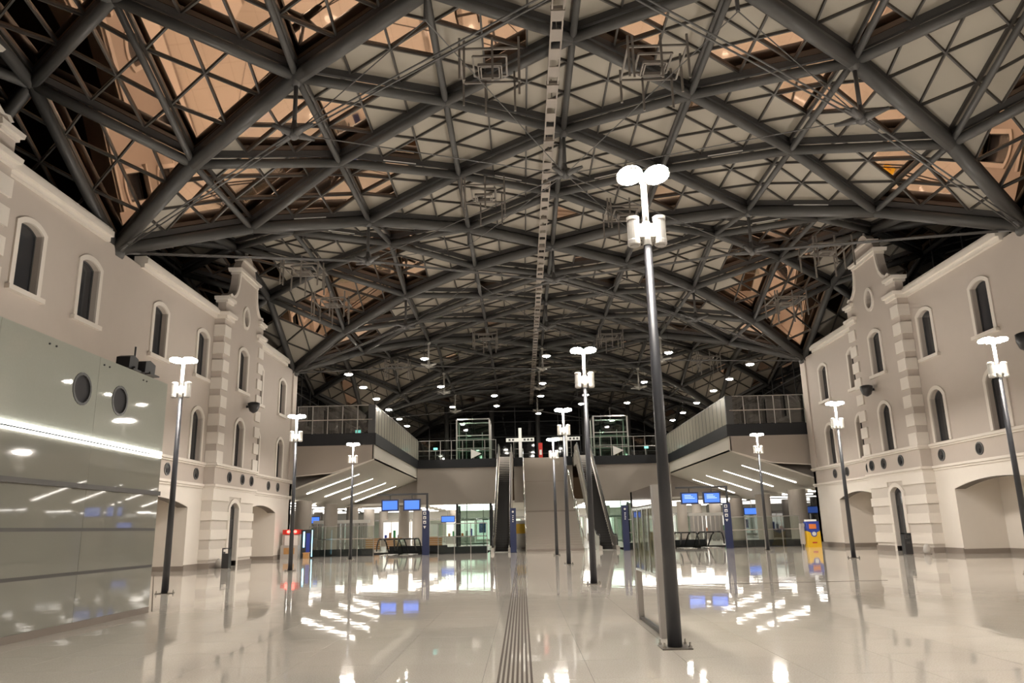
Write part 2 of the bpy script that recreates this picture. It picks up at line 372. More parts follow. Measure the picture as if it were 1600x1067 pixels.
        if full:
            dr = arch(c, .62, 0, 3.0, .28)
            part('gable_base', MB().prism([(c-3, 0), (c-.62, 0)]+[p for p in reversed(dr[2:])]+[(c+.62, 0), (c+3, 0), (c+3, 4.0), (c-3, 4.0)], [], fm, 0, D-.03), 'wallb', root)
            for z0, z1 in ((.42, .93), (1.40, 1.88), (2.34, 2.78), (3.32, 3.56)):
                for y0, y1 in ((c-3.04, c-.85), (c+.85, c+3.04)):
                    part('rustic_band', MB().prism([(y0, z0), (y1, z0), (y1, z1), (y0, z1)], [], fm, .0, D+.03), 'trim', root)
            part('rustic_band', MB().prism([(c-3.04, 3.56), (c+3.04, 3.56), (c+3.04, 3.97), (c-3.04, 3.97)], [], fm, 0, D+.03), 'trim', root)
            if True:
                part('door_surround', MB().prism(arch(c, .86, 0, 3.0, .5), [arch(c, .62, .001, 3.0, .28)], fm, D-.02, D+.045), 'trim', root)
        else:
            part('gable_base', MB().prism([(c-3, 0), (c+3, 0), (c+3, 4.0), (c-3, 4.0)], [], fm, 0, D), 'wall', root)
    # cornices
    for y0, y1, d in ((-6, yc2-3.1, 0), (yc2+3.1, ya-1.4, .12), (yb, yc-3.1, 0), (yc+3.1, 51.4, 0)):
        part('cornice', MB().prism([(y0, 13.0), (y1, 13.0), (y1, 13.22), (y0, 13.22)], [], fm, -.3, d+.30).prism([(y0, 12.82), (y1, 12.82), (y1, 13.0), (y0, 13.0)], [], fm, -.3, d+.17)
             .prism([(y0, 13.22), (y1, 13.22), (y1, 13.34), (y0, 13.34)], [], fm, -.3, d+.22), 'trim', root)
    # roundels
    for y in [34.85+A, 38.0+A, yc-1.0, yc+.95, yc+2.4, yc+4.1, yc+7.1, yc+9.0]+[yc2+4.9, yc2+6.8]:
        d = .55 if abs(y-yc) < 3 else 0
        r_ = part('roundel', MB().prism(ellipse(y, 4.58, .29, .29), [ellipse(y, 4.58, .23, .23)], fm, d-.02, d+.04), 'mull', root)
        part('roundel_grille', MB().prism(ellipse(y, 4.58, .24, .24), [], fm, d-.02, d+.02).prism(ellipse(y+.03, 4.5, .08, .08), [], fm, d, d+.05), 'pane_dark', r_)
    # windows
    def window(y, row, d, what):
        win_no[0] += 1
        z0, zs, ri = (9.4, 11.52, .20) if row == 'upper' else (5.22, 7.35, .38)
        wr = thing(f'window_{win_no[0]}', what, 'window', kind='structure')
        sd = d+.06
        hole = arch(y, WW-.001, z0, zs, ri)
        o_ = arch(y, WW+.20, z0, zs+.08, ri+.10)
        part('surround', MB().prism(o_, [arch(y, WW-.001, z0+.001, zs, ri)], fm, d-.01, sd), 'trim', wr)
        if row == 'upper':
            part('sill', MB().prism([(y-.92, z0-.16), (y+.92, z0-.16), (y+.92, z0), (y-.92, z0)], [], fm, d-.2, d+.17), 'trim', wr)
        pn = part('pane', MB().prism(arch(y, WW+.02, z0, zs, ri+.02), [], fm, d-.27, d-.24), 'pane_dark', wr)
        fr = MB()
        fr.prism(arch(y, WW, z0, zs, ri), [arch(y, WW-.05, z0+.05, zs-.02, ri-.02)], fm, d-.24, d-.21)
        part('sash', fr, 'frame_dark', wr)
    nm = ['second window before the gable', 'window beside the near gable edge', 'window beyond the far gable edge', 'last window before the hall end']
    for i, y in enumerate(up_y): window(y, 'upper', 0, f'tall upper arched dark window, {nm[i]} on the {place} facade')
    for i, y in enumerate(lows): window(y, 'lower', 0, f'arched dark window on the cream ledge, {nm[i]} on the {place} facade')
    window(yc, 'upper', .55, f'arched dark window in the {place} gable under the oval opening')
    window(yc, 'lower', .55, f'arched dark window in the {place} gable below the wall speaker')
    for i, y in enumerate(sec_a):
        window(y, 'upper', .12, f'large upper arched window, {["first","second"][i]} from the near end of the {place} facade in view')
        window(y, 'lower', .12, f'lower arched window, {["first","second"][i]} along the near section of the {place} facade')
    for y in near_y+[yc2]:
        window(y, 'upper', .5 if y == yc2 else 0, f'upper arched window beside the viewer on the {place} facade, {["innermost","middle","outermost"][(near_y+[yc2]).index(y)]}')
    # door
    n = 1 if s < 0 else 2
    dt = thing(f'door_{n}', f'tall dark arched glass door at the foot of the {place} gable', 'door', kind='structure')
    part('leaf', MB().prism(arch(yc, .62, .02, 3.0, .28), [arch(yc, .50, .14, 2.9, .22)], fm, .28, .34), 'frame_dark', dt)
    part('pane', MB().prism(arch(yc, .54, .1, 2.92, .24), [], fm, .3, .32), 'pane_dark', dt)
    part('transom', MB().prism([(yc-.5, 2.35), (yc+.5, 2.35), (yc+.5, 2.42), (yc-.5, 2.42)], [], fm, .28, .35), 'frame_dark', dt)
    part('handle', MB().prism([(yc-.42, .8), (yc-.38, .8), (yc-.38, 1.5), (yc-.42, 1.5)], [], fm, .34, .40), 'steel', dt)
    # wall speaker
    x, y, z = fm(yc+.9, 8.65, .55)
    sp = thing('wall_speaker', f'black rounded speaker on the {place} gable between two windows', 'speaker', (x, y, z), group=None)
    part('housing', MB().lathe([(.05, -.36), (.22, -.25), (.32, 0), (.34, .2), (.2, .26)], (-s*.42, 0, 0), 12), 'black', sp, smooth=True)
    part('bracket', MB().box(-.25 if s > 0 else 0, 0 if s > 0 else .25, -.05, .05, -.05, .08), 'black', sp)
    return fm
fmL = facade(-1, 'left', 41.95)
fmR = facade(1, 'right', 41.3)

# ------------------------------------------------------------------ roof: groin-vaulted lattice
XO = {0: 0, 1: 4.6, 2: 9.3, 3: 13.95, 4: 18.22, 5: 22.6}
ZF = {0: 17.65, 1: 17.25, 2: 16.45, 3: 14.95, 4: 12.85, 5: 9}
def node(xi, yj):
    k = abs((yj % 8)-4); a = abs(xi-4)
    z = max(ZF[a], ZF[k])
    if a == 0 and k == 0: z = 17.25
    elif a <= 1 and k <= 1 and not (a == 0 or k == 0): z = 17.2
    return Vector((CX+(1 if xi > 4 else -1)*XO[a], 28.8+3.078*yj, z))
YJ0, YJ1 = -12, 24
ceil = struct('ceiling', 'dark steel lattice roof vault with cream panels and tinted glass', 'roof')
camp = Vector((0, 0, EYE))
def seen(p):
    d = p-camp; zc = d.dot(Vector(( m[0][2], m[1][2], m[2][2])))*-1
    if zc < 1: return 0
    xx = d.dot(Vector((m[0][0], m[1][0], m[2][0])))/zc*F_PX; yy = d.dot(Vector((m[0][1], m[1][1], m[2][1])))/zc*F_PX
    return 1/zc if abs(xx) < 860 and abs(yy) < 600 else 0
def batch(name, items, material, limit=300, kindlabel=None, smooth=False):
    """items: (score, MB) - the ones that show largest become parts, the rest one joined part"""
    items.sort(key=lambda t: -t[0]); rest = MB()
    for i, (s_, mb) in enumerate(items):
        if i < limit and s_ > 0: part(name, mb, material, ceil, smooth=smooth)
        else: rest.add(mb.v, mb.f)
    if rest.v: part(name+'s_beyond', rest, material, ceil, kind='stuff', smooth=smooth)
diag, longi, beams, bars, panels, panes = [], [], [], [], [], []
UP = Vector((0, 0, .52))
def groin(xi, yj): return abs(xi-4) == abs((yj % 8)-4)
for xi in range(-1, 10):
    for yj in range(YJ0, YJ1+1):
        if (xi+yj) % 2: continue
        p = node(xi, yj)
        for dx, dy in ((1, 1), (1, -1)):
            if xi+dx <= 9 and YJ0 <= yj+dy <= YJ1:
                q = node(xi+dx, yj+dy); g_ = groin(xi, yj) and groin(xi+dx, yj+dy)
                r = .26 if g_ else .185
                diag.append((seen((p+q)/2)*(q-p).length, MB().tube(p, q, r, n=10, cap=True)))
                beams.append((seen((p+q)/2)*(q-p).length, MB().bar(p+Vector((0, 0, .40)), q+Vector((0, 0, .40)), .15 if not g_ else .22, .24)))
        if yj+2 <= YJ1 and -1 <= xi <= 9:
            q = node(xi, yj+2); r = .21 if xi in (0, 8) else .12
            longi.append((seen((p+q)/2)*(q-p).length, MB().tube(p, q, r, n=8)))
        longi.append((seen(p)*.5, MB().tube(p, p+UP, .05, n=6)))
# glass areas in plan (where the photograph shows tinted glass instead of cream panels)
GL = [[(-5.1,20.2),(-1.9,22),(-2.2,23),(-5.4,21.6)], [(-9.3,24),(-6,25.6),(-6.1,28.6),(-11.5,27)], [(-16.4,32.6),(-12.8,26.4),(-8.6,28.6),(-9,33.6),(-11.5,34)],
      [(-8.8,28.9),(-4.2,29.3),(-5.4,33.8),(-9.2,33.5)], [(-14.5,48.9),(-9.1,41.5),(-5.9,39.6),(-6.7,48.1),(-13,60.1)], [(-2.3,21.9),(-.7,20.3),(.6,22),(-.9,24.6)],
      [(3.1,22.2),(4.4,20.7),(6.4,22.3),(5,24.5)], [(7.2,23.6),(10.3,22),(11,23.7),(7.9,24.6)], [(9.3,24.9),(11.5,23.6),(14.7,25.5),(10.8,27)],
      [(14.0,27.4),(16.5,26.8),(23.3,34.7),(17.3,33)], [(9,18.8),(10.6,18.1),(12.1,19.8),(9.7,20.3)], [(8,19.5),(9.6,18),(8.7,19.8)], [(16.7,24.7),(17.4,23.3),(20.7,28.3),(19,27.9)],
      [(12.6,44.4),(14.7,39.2),(18.7,42.5),(21.9,56.3),(16.3,55.1)], [(-4.3,18.4),(-2.4,18.6),(-5.2,20.6)]]
def inpoly(x, y, P):
    c = False; j = len(P)-1
    for i in range(len(P)):
        if (P[i][1] > y) != (P[j][1] > y) and x < (P[j][0]-P[i][0])*(y-P[i][1])/(P[j][1]-P[i][1])+P[i][0]: c = not c
        j = i
    return c
rnd = random.Random(3)
def is_glass(c):
    x, y = c.x, c.y
    # dormer on the left nearest the viewer is all glass
    t = (y-28.8)/3.078; off = (x-CX)
    if y < 28.8:
        u = -off/W*4
        if u > 4-(28.8-y)/3.078+.02 and u > 1.2: return True
    if any(inpoly(x, y, P) for P in GL): return True
    dorm = abs(off) > W-1
    if dorm and y > 28.8: return rnd.random() < (.6 if y < 50 else .18)
    return rnd.random() < .05
for xi in range(-1, 10):
    for yj in range(YJ0, YJ1-1):
        if (xi+yj) % 2: continue
        for sg in (1, -1):
            if not -1 <= xi+sg <= 9: continue
            a, b, c = node(xi, yj)+UP, node(xi, yj+2)+UP, node(xi+sg, yj+1)+UP
            def bp(i, j): return a+(b-a)*(i/3)+(c-a)*(j/3)
            dn = Vector((0, 0, -.05))
            for i in range(3):
                for j in range(3-i):
                    tris = [(bp(i, j), bp(i+1, j), bp(i, j+1))]
                    if i+j < 2: tris.append((bp(i+1, j), bp(i+1, j+1), bp(i, j+1)))
                    for t_ in tris:
                        ce = (t_[0]+t_[1]+t_[2])/3; n_ = (t_[1]-t_[0]).cross(t_[2]-t_[0]).normalized()
                        if n_.z < 0: n_ = -n_
                        q = [ce+(v-ce)*.93 for v in t_]
                        gl = is_glass(ce)
                        vs = [v for v in q]+[v+n_*.05 for v in q]
                        mb = MB().add(vs, [(0, 2, 1), (3, 4, 5), (0, 1, 4, 3), (1, 2, 5, 4), (2, 0, 3, 5)])
                        (panes if gl else panels).append((seen(ce), mb))
                    # bars along the three sides of the up triangle (inner ones only, shared edges drawn once)
                    v0, v1, v2 = tris[0]
                    es = []
                    if j > 0: es.append((v0, v1))
                    elif sg == 1 and False: pass
                    if i > 0: es.append((v0, v2))
                    if i+j < 2: es.append((v1, v2))
                    for e0, e1 in es:
                        bars.append((seen((e0+e1)/2), MB().bar(e0+dn, e1+dn, .06, .09)))
            # caps over the edge beams
            if sg == 1:
                bars.append((seen((a+b)/2)*2, MB().bar(a+dn, b+dn, .10, .14)))
batch('diagonal_tube', diag, 'tube', smooth=True)
batch('purlin_tube', longi, 'tube', smooth=True)
batch('edge_beam', beams, 'beam')
batch('glazing_bar', bars, 'bar', 300)
batch('roof_panel', panels, 'panel')
batch('glass_pane', panes, 'roofglass')
# cable trusses under the groins
SL = 2.1
def bottom(xi, yj, L=SL): return node(xi, yj)-Vector((0, 0, L))
def cast(b):
    mb = MB().lathe([(.07, .5), (.12, .25), (.2, .05), (.2, -.1), (.08, -.2)], tuple(b), 8)
    for t in range(4):
        a_ = PI/4+t*PI/2; c_, s_ = math.cos(a_)*(1.25 if t % 2 else 1), math.sin(a_)
        mb.tube(b, b+Vector((c_*.75, s_*.75, .06)), .17, .06, 6)
    return mb
def strut(xi, yj, L=SL, lit=False, big=1):
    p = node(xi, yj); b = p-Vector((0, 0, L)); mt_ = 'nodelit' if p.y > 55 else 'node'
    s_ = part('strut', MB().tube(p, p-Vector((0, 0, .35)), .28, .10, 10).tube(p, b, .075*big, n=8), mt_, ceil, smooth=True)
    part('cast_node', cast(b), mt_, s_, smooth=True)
def rods(a, b, off=.09, r=.032, sag=0):
    a = Vector(a); b = Vector(b); d = (b-a).normalized(); u = d.cross(Vector((0, 0, 1))).normalized()*off
    mb = MB()
    for sg in (1, -1): mb.tube(a+u*sg, b+u*sg, r, n=6)
    for t in (0, 1):
        e = a if t == 0 else b; f = d*(.9 if t == 0 else -.9); mb.tube(e, e+f, .09, .05, 6)
    part('tie_rod', mb, 'rod', ceil, smooth=True)
for k in (-1, 0, 1, 2):
    y0 = 8*k
    lit = k >= 1
    for dirn in (1, -1):
        # groin from left spring (0, y0) to right spring (8, y0+8*dirn)
        ys = y0; seq = [(0, ys), (2, ys+2*dirn), (4, ys+4*dirn), (6, ys+6*dirn), (8, ys+8*dirn)]
        if not (YJ0 <= ys+8*dirn <= YJ1): continue
        pts = []
        for i, (a_, b_) in enumerate(seq):
            if i in (0, 4): pts.append(node(a_, b_)-Vector((0, 0, .1)))
            else:
                pts.append(bottom(a_, b_))
        for i in range(4): rods(pts[i], pts[i+1])
        for i in (1, 2, 3):
            if i == 2 and dirn == -1: continue
            strut(*seq[i], lit=lit)
    strut(4, y0, 2.0, lit=lit)
    # thin star rods between neighbouring nodes near the ridge
    for sx in (-1, 1):
        for sy in (-1, 1):
            if YJ0 <= y0+sy*3 <= YJ1:
                a_ = bottom(4, y0, 2.0); b_ = node(4+2*sx, y0+2*sy)-Vector((0, 0, SL))
                part('stay_rod', MB().tube(a_, b_, .022, n=5), 'rod', ceil)
                c_ = node(4+sx, y0+sy*3)-Vector((0, 0, 1.0)); part('stay_rod', MB().tube(b_, c_, .02, n=5).tube(node(4+sx, y0+sy*3), c_, .06, n=6), 'rod', ceil)
                part('stay_rod', MB().tube(c_, a_, .02, n=5), 'rod', ceil)
# springing shoes on the wall heads
for s_ in (0, 8):
    for yj in range(-8, 25, 8):
        p = node(s_, yj); part('springing_shoe', MB().lathe([(.30, -.3), (.36, -.1), (.3, .25)], tuple(p), 12), 'tube', ceil, smooth=True)
# small white LED dashes along the edge beams of the vault are clipped-on cable covers
for xi, yj, dx, dy in ((1, 1, 1, 1), (7, 1, -1, 1), (2, 0, 1, 1), (6, 0, -1, 1), (1, 3, 1, 1), (7, 3, -1, 1), (3, 1, 1, 1), (5, 1, -1, 1)):
    if (xi+yj) % 2: continue
    a_, b_ = node(xi, yj), node(xi+dx, yj+dy); o_ = Vector((0, -.14, .26))
    part('cable_cover', MB().bar(a_+(b_-a_)*.35+o_, a_+(b_-a_)*.62+o_, .03, .04), 'white', ceil)

# ladder-like cable tray along the ridge
tr = thing('cable_tray', 'long ladder-like cable tray hanging along the ridge of the roof', 'cable tray')
x0 = 1.45
for y0 in range(8, 96, 8):
    b_ = MB().box(x0-.20, x0-.15, y0, y0+8, 16.78, 16.9).box(x0+.15, x0+.20, y0, y0+8, 16.78, 16.9)
    part('tray_rail', b_, 'tray', tr)
rg = MB()
for k in range(8*11): rg.box(x0-.16, x0+.16, 8+k, 8+k+.6, 16.80, 16.83)
for k in range(0, 88, 4): rg.box(x0-.22, x0+.22, 8+k+.02, 8+k+.10, 16.74, 16.93)
part('tray_plates', rg, 'tray', tr, kind='stuff')
hg = MB()
for k in range(22): hg.tube((x0, 9+4*k, 16.85), (x0, 9+4*k, 17.6), .02, n=5)
part('tray_hangers', hg, 'galv', tr, kind='stuff')

# hanging square service frames
RIGS = [(-.7, 22.4, 'left of the ridge at the top of the roof view'), (4.7, 22.5, 'right of the ridge above the nearest lamp'),
        (-1.4, 32.3, 'left of the ridge behind the second roof strut'), (-11.0, 37.5, 'beside the left gable top'), (15.6, 36.5, 'beside the right gable top'),
        (-11, 43.4, 'beyond the left gable finial'), (16.6, 45.5, 'beyond the right gable finial'), (-2.6, 59, 'high over the left escalator'), (7.4, 60, 'high over the second nearest centre lamp'),
        (-10, 62, 'above the left gallery corner'), (15.5, 62, 'above the right gallery corner'), (5.4, 35, 'right of the ridge behind the nearest lamp head')]
def rig():
    t = thing('service_frame', 'x', 'hanging frame', group='square service frames hanging from the roof')
    f = MB()
    for a_ in (.55, .95):
        for i in range(4):
            p = [(-a_, -a_), (a_, -a_), (a_, a_), (-a_, a_)]
            f.bar((*p[i], .3), (*p[(i+1) % 4], .3), .06, .07)
    part('square_frame', f, 'galv', t)
    r_ = random.Random(5)
    for i, (x, y) in enumerate([(-.95, -.95), (-.8, -.95), (.1, -.95), (.95, -.95), (.8, .95), (-.2, .95), (-.95, .95), (.95, .1)]):
        part('hanging_profile', MB().box(x-.035, x+.035, y-.03, y+.03, -.55-.35*r_.random(), .7), 'galv', t)
    ar = MB()
    for a_ in (.3, .38): 
        for i in range(4):
            p = [(-a_, -a_), (a_, -a_), (a_, a_), (-a_, a_)]; ar.bar((*p[i], .1), (*p[(i+1) % 4], .1), .04, .10)
    part('inner_frame', ar, 'galv', t)
    return t
r0 = rig()
for i, (x, y, l) in enumerate(RIGS):
    a = abs(x-CX); z = 16.2 if a < 8 else 14.6
    lab = 'square grey service frame '+l
    if i == 0: r0.location = (x, y, z); r0['label'] = lab
    else: dup(r0, (x, y, z), lab)

# outer dark glazed walls behind the facades, beyond the galleries and at both ends
ow = struct('wall_outer', 'dark glazing that closes the vault behind the long facades', 'wall')
for s_ in (-1, 1):
    X = CX+s_*(22.75)
    o = MB().box(min(X, X+s_*.1), max(X, X+s_*.1), -10, 106, 0, 18.5); part('dark_glazing', o, 'darkwall', ow)
    mb = MB()
    for k in range(0, 38): mb.box(X-.05, X+.05, -9+3.078*k, -8.92+3.078*k, 12, 18.2)
    for z in (14.2, 16): mb.box(X-.06, X+.06, -10, 103, z, z+.07)
    part('mullions', mb, 'mull', ow, kind='stuff')
ew = struct('wall_back', 'tall dark glazed wall closing the far end of the hall, with steel columns', 'wall')
YB = 102.9
part('dark_glazing', MB().box(-22, 26, YB, YB+.2, 8.3, 18.3), 'darkwall', ew)
mb = MB()
for k in range(17):
    x = -21+k*2.9; mb.box(x-.05, x+.05, YB-.12, YB, 8.4, 17.8)
for z in (11.3, 13.6, 15.6): mb.box(-22, 26, YB-.1, YB, z-.04, z+.04)
part('mullions', mb, 'mull', ew, kind='stuff')
for x in (-9.3, -3.6, 2.2, 8.0, 13.6): part('steel_column', MB().tube((x, 96, 8.4), (x, 96, 17), .28, n=10), 'tube', ew, smooth=True)
part('near_wall', MB().box(-24, 28, -10.2, -10, 0, 18), 'darkwall', ow)

# ------------------------------------------------------------------ galleries, mezzanine and lower concourse
def gallery(s, place):
    def q(t, y, z): return (CX+.07+s*(12.6+t), y, z)       # t outward from the inner edge
    g = struct('gallery', f'{place} gallery wing with a dark edge band and a sloping lit soffit', 'balcony')
    def bx(t0, t1, y0, y1, z0, z1, mb=None):
        xs = sorted((q(t0, 0, 0)[0], q(t1, 0, 0)[0])); return (mb or MB()).box(xs[0], xs[1], y0, y1, z0, z1)
    Y0, Y1 = 54.4, 77.2
    part('edge_band', bx(-.12, 5.6, Y0-.1, Y0+.3, 7.62, 8.45), 'band', g)
    part('edge_band', bx(-.12, .3, Y0+.3, Y1, 7.62, 8.45), 'band', g)
    part('deck', bx(.3, 9.5, Y0+.3, 103, 8.0, 8.4), 'taupe', g)
    fm = lambda u, v, d: q(u, d, v)
    part('front_fascia', MB().prism([(0, 7.62), (0, 6.6), (2.9, 5.72), (5.6, 5.52), (5.6, 7.62)], [], fm, Y0, Y0+.15), 'taupe', g)
    part('fascia_trim', MB().bar(q(0, Y0-.02, 6.58), q(2.9, Y0-.02, 5.70), .06, .06).bar(q(2.9, Y0-.02, 5.70), q(5.6, Y0-.02, 5.5), .06, .06).bar(q(0, Y0-.02, 7.6), q(0, Y0-.02, 6.58), .06, .06), 'trim', g)
    part('side_fascia', MB().add([q(0, Y0, 6.55), q(0, Y1+1, 6.55), q(0, Y1+1, 7.62), q(0, Y0, 7.62), q(.12, Y0, 6.55), q(.12, Y1+1, 6.55), q(.12, Y1+1, 7.62), q(.12, Y0, 7.62)],
                                 [(0,1,2,3),(4,7,6,5),(0,4,5,1),(1,5,6,2),(2,6,7,3),(3,7,4,0)]), 'taupel', g)
    part('recess_wall', MB().prism([(2.4, 5.9), (2.4, 5.72), (9, 3.4), (9, 5.9)], [], fm, Y0+1.6, Y0+1.7), 'taupe', g)
    part('soffit', MB().prism([(0, 6.55), (7.4, 3.93), (7.4, 4.05), (0, 6.68)], [], fm, Y0+.1, Y1+1), 'taupel', g)
    part('soffit_edge', MB().prism([(7.4, 3.9), (10, 3.9), (10, 4.2), (7.4, 4.2)], [], fm, Y0+.1, Y1+1), 'taupel', g)
    part('rear_fascia', MB().prism([(0, 6.6), (7.4, 3.95), (0, 3.95)], [], fm, Y1+.9, Y1+1.1), 'taupe', g)
    for i, y in enumerate((58.3, 63.7, 69.8, 75.4)):
        t0, t1 = (1.85, 5.75)
        z = lambda t: 6.55-t*2.55/7.2-.04
        lt = thing('linear_light', f'white linear light on the {place} gallery soffit, {["nearest","second","third","farthest"][i]} of four', 'light', group='linear lights under the galleries')
        part('housing', MB().bar(q(t0-.05, y, z(t0)+.03), q(t1+.05, y, z(t1)+.03), .22, .06), 'white', lt)
        part('lens', MB().bar(q(t0, y, z(t0)-.01), q(t1, y, z(t1)-.01), .14, .04), 'strip', lt)
    # railing
    r_ = thing('gallery_railing', f'tall glass railing round the edge of the {place} gallery', 'railing')
    n = 5; H0, H1 = 8.45, 10.5
    for k in range(n+1):
        t = .15+k*1.08; part('post', bx(t-.025, t+.025, Y0-.03, Y0+.03, H0, H1), 'steeld', r_)
        if k < n: part('glass_pane', bx(t+.03, t+1.05, Y0-.008, Y0+.008, H0+.05, H1-.06), 'glassr', r_)
    part('top_rail', bx(0, 5.6, Y0-.03, Y0+.03, H1-.05, H1), 'steeld', r_)
    part('mid_rail', bx(.15, 5.6, Y0-.09, Y0-.03, H0+.95, H0+1.02), 'steel', r_)
    part('corner_post', bx(-.06, .45, Y0-.05, Y0+.12, H0, H1), 'mull', r_)
    for k in range(19):
        y = Y0+.3+k*1.2
        part('post', bx(-.02, .02, y-.02, y+.02, H0, H1), 'mull', r_)
        part('glass_pane', bx(-.008, .008, y+.04, y+1.16, H0+.05, H1-.06), 'beigepane', r_)
    part('top_rail', bx(-.03, .03, Y0, Y1, H1-.05, H1), 'steeld', r_)
    part('mid_rail', bx(.05, .1, Y0+.2, Y1, H0+.95, H0+1.02), 'steel', r_)
gallery(-1, 'left'); gallery(1, 'right')
mz = struct('mezzanine', 'upper mezzanine floor with a dark edge band above a taupe fascia wall', 'balcony')
for x0_, x1_ in ((-10.4, -2.5), (-.75, .15), (4.3, 5.1), (6.75, 14.8)):
    part('edge_band', MB().box(x0_, x1_, 76.8, 77.1, 7.62, 8.45), 'band', mz)
    part('fascia', MB().box(x0_, x1_, 76.95, 77.15, 4.1, 7.62), 'taupe', mz)
part('deck', MB().box(-10.4, 14.8, 77.15, 103, 8.0, 8.42), 'taupe', mz)
def railing(name, label, xs, y, h0, h1, mid, gl='glass', kerb=False):
    r_ = thing(name, label, 'railing')
    for a_, b_ in xs:
        n = max(1, round((b_-a_)/1.2)); st = (b_-a_)/n
        for k in range(n+1): part('post', MB().box(a_+k*st-.025, a_+k*st+.025, y-.03, y+.03, h0, h1), 'steeld', r_)
        for k in range(n): part('glass_pane', MB().box(a_+k*st+.03, a_+(k+1)*st-.03, y-.008, y+.008, h0+.06, h1-.05), gl, r_)
        part('top_rail', MB().box(a_, b_, y-.03, y+.03, h1-.05, h1), 'steeld', r_)
        part('mid_rail', MB().box(a_, b_, y-.09, y-.03, mid, mid+.06), 'steel', r_)
        if kerb: part('kerb', MB().box(a_, b_, y+.05, y+.3, 0, .46), 'band', r_)
    return r_
railing('mezzanine_railing', 'glass railing on the mezzanine edge left of the escalators', [(-10.3, -2.5)], 76.85, 8.45, 10.35, 9.3)
railing('mezzanine_railing', 'glass railing on the mezzanine edge right of the escalators', [(6.8, 14.7)], 76.85, 8.45, 10.35, 9.3)
railing('mezzanine_railing', 'short glass railings beside the head of the staircase', [(-.7, .1), (4.35, 5.05)], 76.85, 8.45, 10.35, 9.3)
railing('hall_railing', 'glass railing with dark kerb at the left rear edge of the hall', [(-14.9, -10.4), (-5.9, -2.5)], 54.7, 0, 2.05, 1.12, kerb=True)
railing('hall_railing', 'glass railing with dark kerb at the right rear edge of the hall', [(7.2, 8.35), (14.2, 19.2)], 54.7, 0, 2.05, 1.12, kerb=True)
# back kerbs behind the descending escalators
part('void_kerb', MB().box(-10.4, -5.9, 61.2, 61.5, 0, .46).box(8.6, 14.2, 61.2, 61.5, 0, .46), 'band', mz)
# void walls
part('void_lining', MB().box(-15.3, -2.45, 54.7, 54.95, -4, -.01).box(6.9, 19.4, 54.7, 54.95, -4, -.01).box(-15.3, -2.45, 54.9, 61.6, -4.2, -4).box(6.9, 19.4, 54.9, 61.6, -4.2, -4), 'concwall', mz)
# lower concourse
lc = struct('concourse', 'bright lower concourse behind the railings, with pale walls and ceiling', 'room')
part('ceiling_slab', MB().box(-24, 28, 77.2, 110, 4.1, 4.3), 'taupel', lc)
part('rear_wall', MB().box(-24, 28, 109.8, 110, 0, 4.3), 'concwall', lc)
part('side_wall', MB().box(-22.7, -22.5, 56, 110, 0, 4.3).box(26.3, 26.5, 56, 110, 0, 4.3), 'concwall', lc)
for i, y in enumerate((80.5, 84, 88, 92, 97, 102)):
    for x0_, x1_ in ((-20, -11), (-9.5, -1.5), (6.5, 14), (15.5, 24)):
        part('ceiling_strip', MB().box(x0_, x1_, y-.15, y+.15, 4.02, 4.1), 'conc', lc)
for i, (x0_, x1_) in enumerate(((-20.5, -17.5), (22, 24.5))):
    for y in (60, 66, 72): part('ceiling_strip', MB().box(x0_, x1_, y-.12, y+.12, 3.82, 3.9), 'conc', lc)
def column(x, y, r, h, label):
    t = thing('round_column', label, 'column', (x, y, 0), kind=None)
    part('shaft', MB().tube((0, 0, 0), (0, 0, h), r, n=28, cap=True), 'column', t, smooth=False)
    part('base_ring', MB().tube((0, 0, 0), (0, 0, .15), r+.03, n=28), 'plinth', t)
for i, (y, r) in enumerate(((59.5, .62), (68, .58), (76.6, .58), (85, .58), (94, .55))):
    nm = ['nearest', 'second', 'third', 'fourth', 'farthest'][i]; h = 4.0
    column(-16.7, y, r, h, f'thick round taupe column under the left gallery, {nm} in its row')
    column(20.9, y, r+.05, h, f'thick round taupe column under the right gallery, {nm} in its row')
for i, (x, y) in enumerate(((-12.2, 80.5), (-12.2, 91), (-8.6, 98), (14.2, 80.5), (12.2, 88), (10.2, 96), (17.5, 86))):
    column(x, y, .55, 4.1, ['pale column deep in the concourse left of the departure screens', 'slim-looking far column behind the left departure screens', 'farthest column seen left of the blue sign post',
           'column right behind the right departure screens', 'column behind the right descending escalators', 'farthest column right of the information board', 'column between the right screens and the gallery row'][i])
# dark shop-front bands and posts on the concourse rear wall
shop = thing('shop_facade', 'glazed shop fronts with dark frames along the rear of the concourse', 'shop front')
rr = random.Random(11)
for k in range(22):
    x = -21+k*2.1
    if -1 < x < 5: continue
    part('shop_pane', MB().box(x+.05, x+1.9, 104.9, 104.95, .3, 2.9), 'glass', shop)
    part('frame_post', MB().box(x-.05, x+.05, 104.85, 105, 0, 3.1), 'steeld', shop)
    part('added_fill_panel', MB().box(x+.1, x+1.8, 106.4, 106.45, .3, 2.85), 'fillglow' if k % 4 else 'concwall', shop)  # added panels behind the glass, most glow to brighten the concourse
    if k % 3: part('poster', MB().box(x+.4, x+1.3, 106, 106.05, .9+rr.random()*.4, 2.1+rr.random()*.5), ['white', 'bluep', 'boardgrey', 'green', 'white', 'orange'][k % 6], shop)
part('header_beam', MB().box(-21, 24, 104.8, 105.05, 2.95, 3.15), 'steeld', shop)
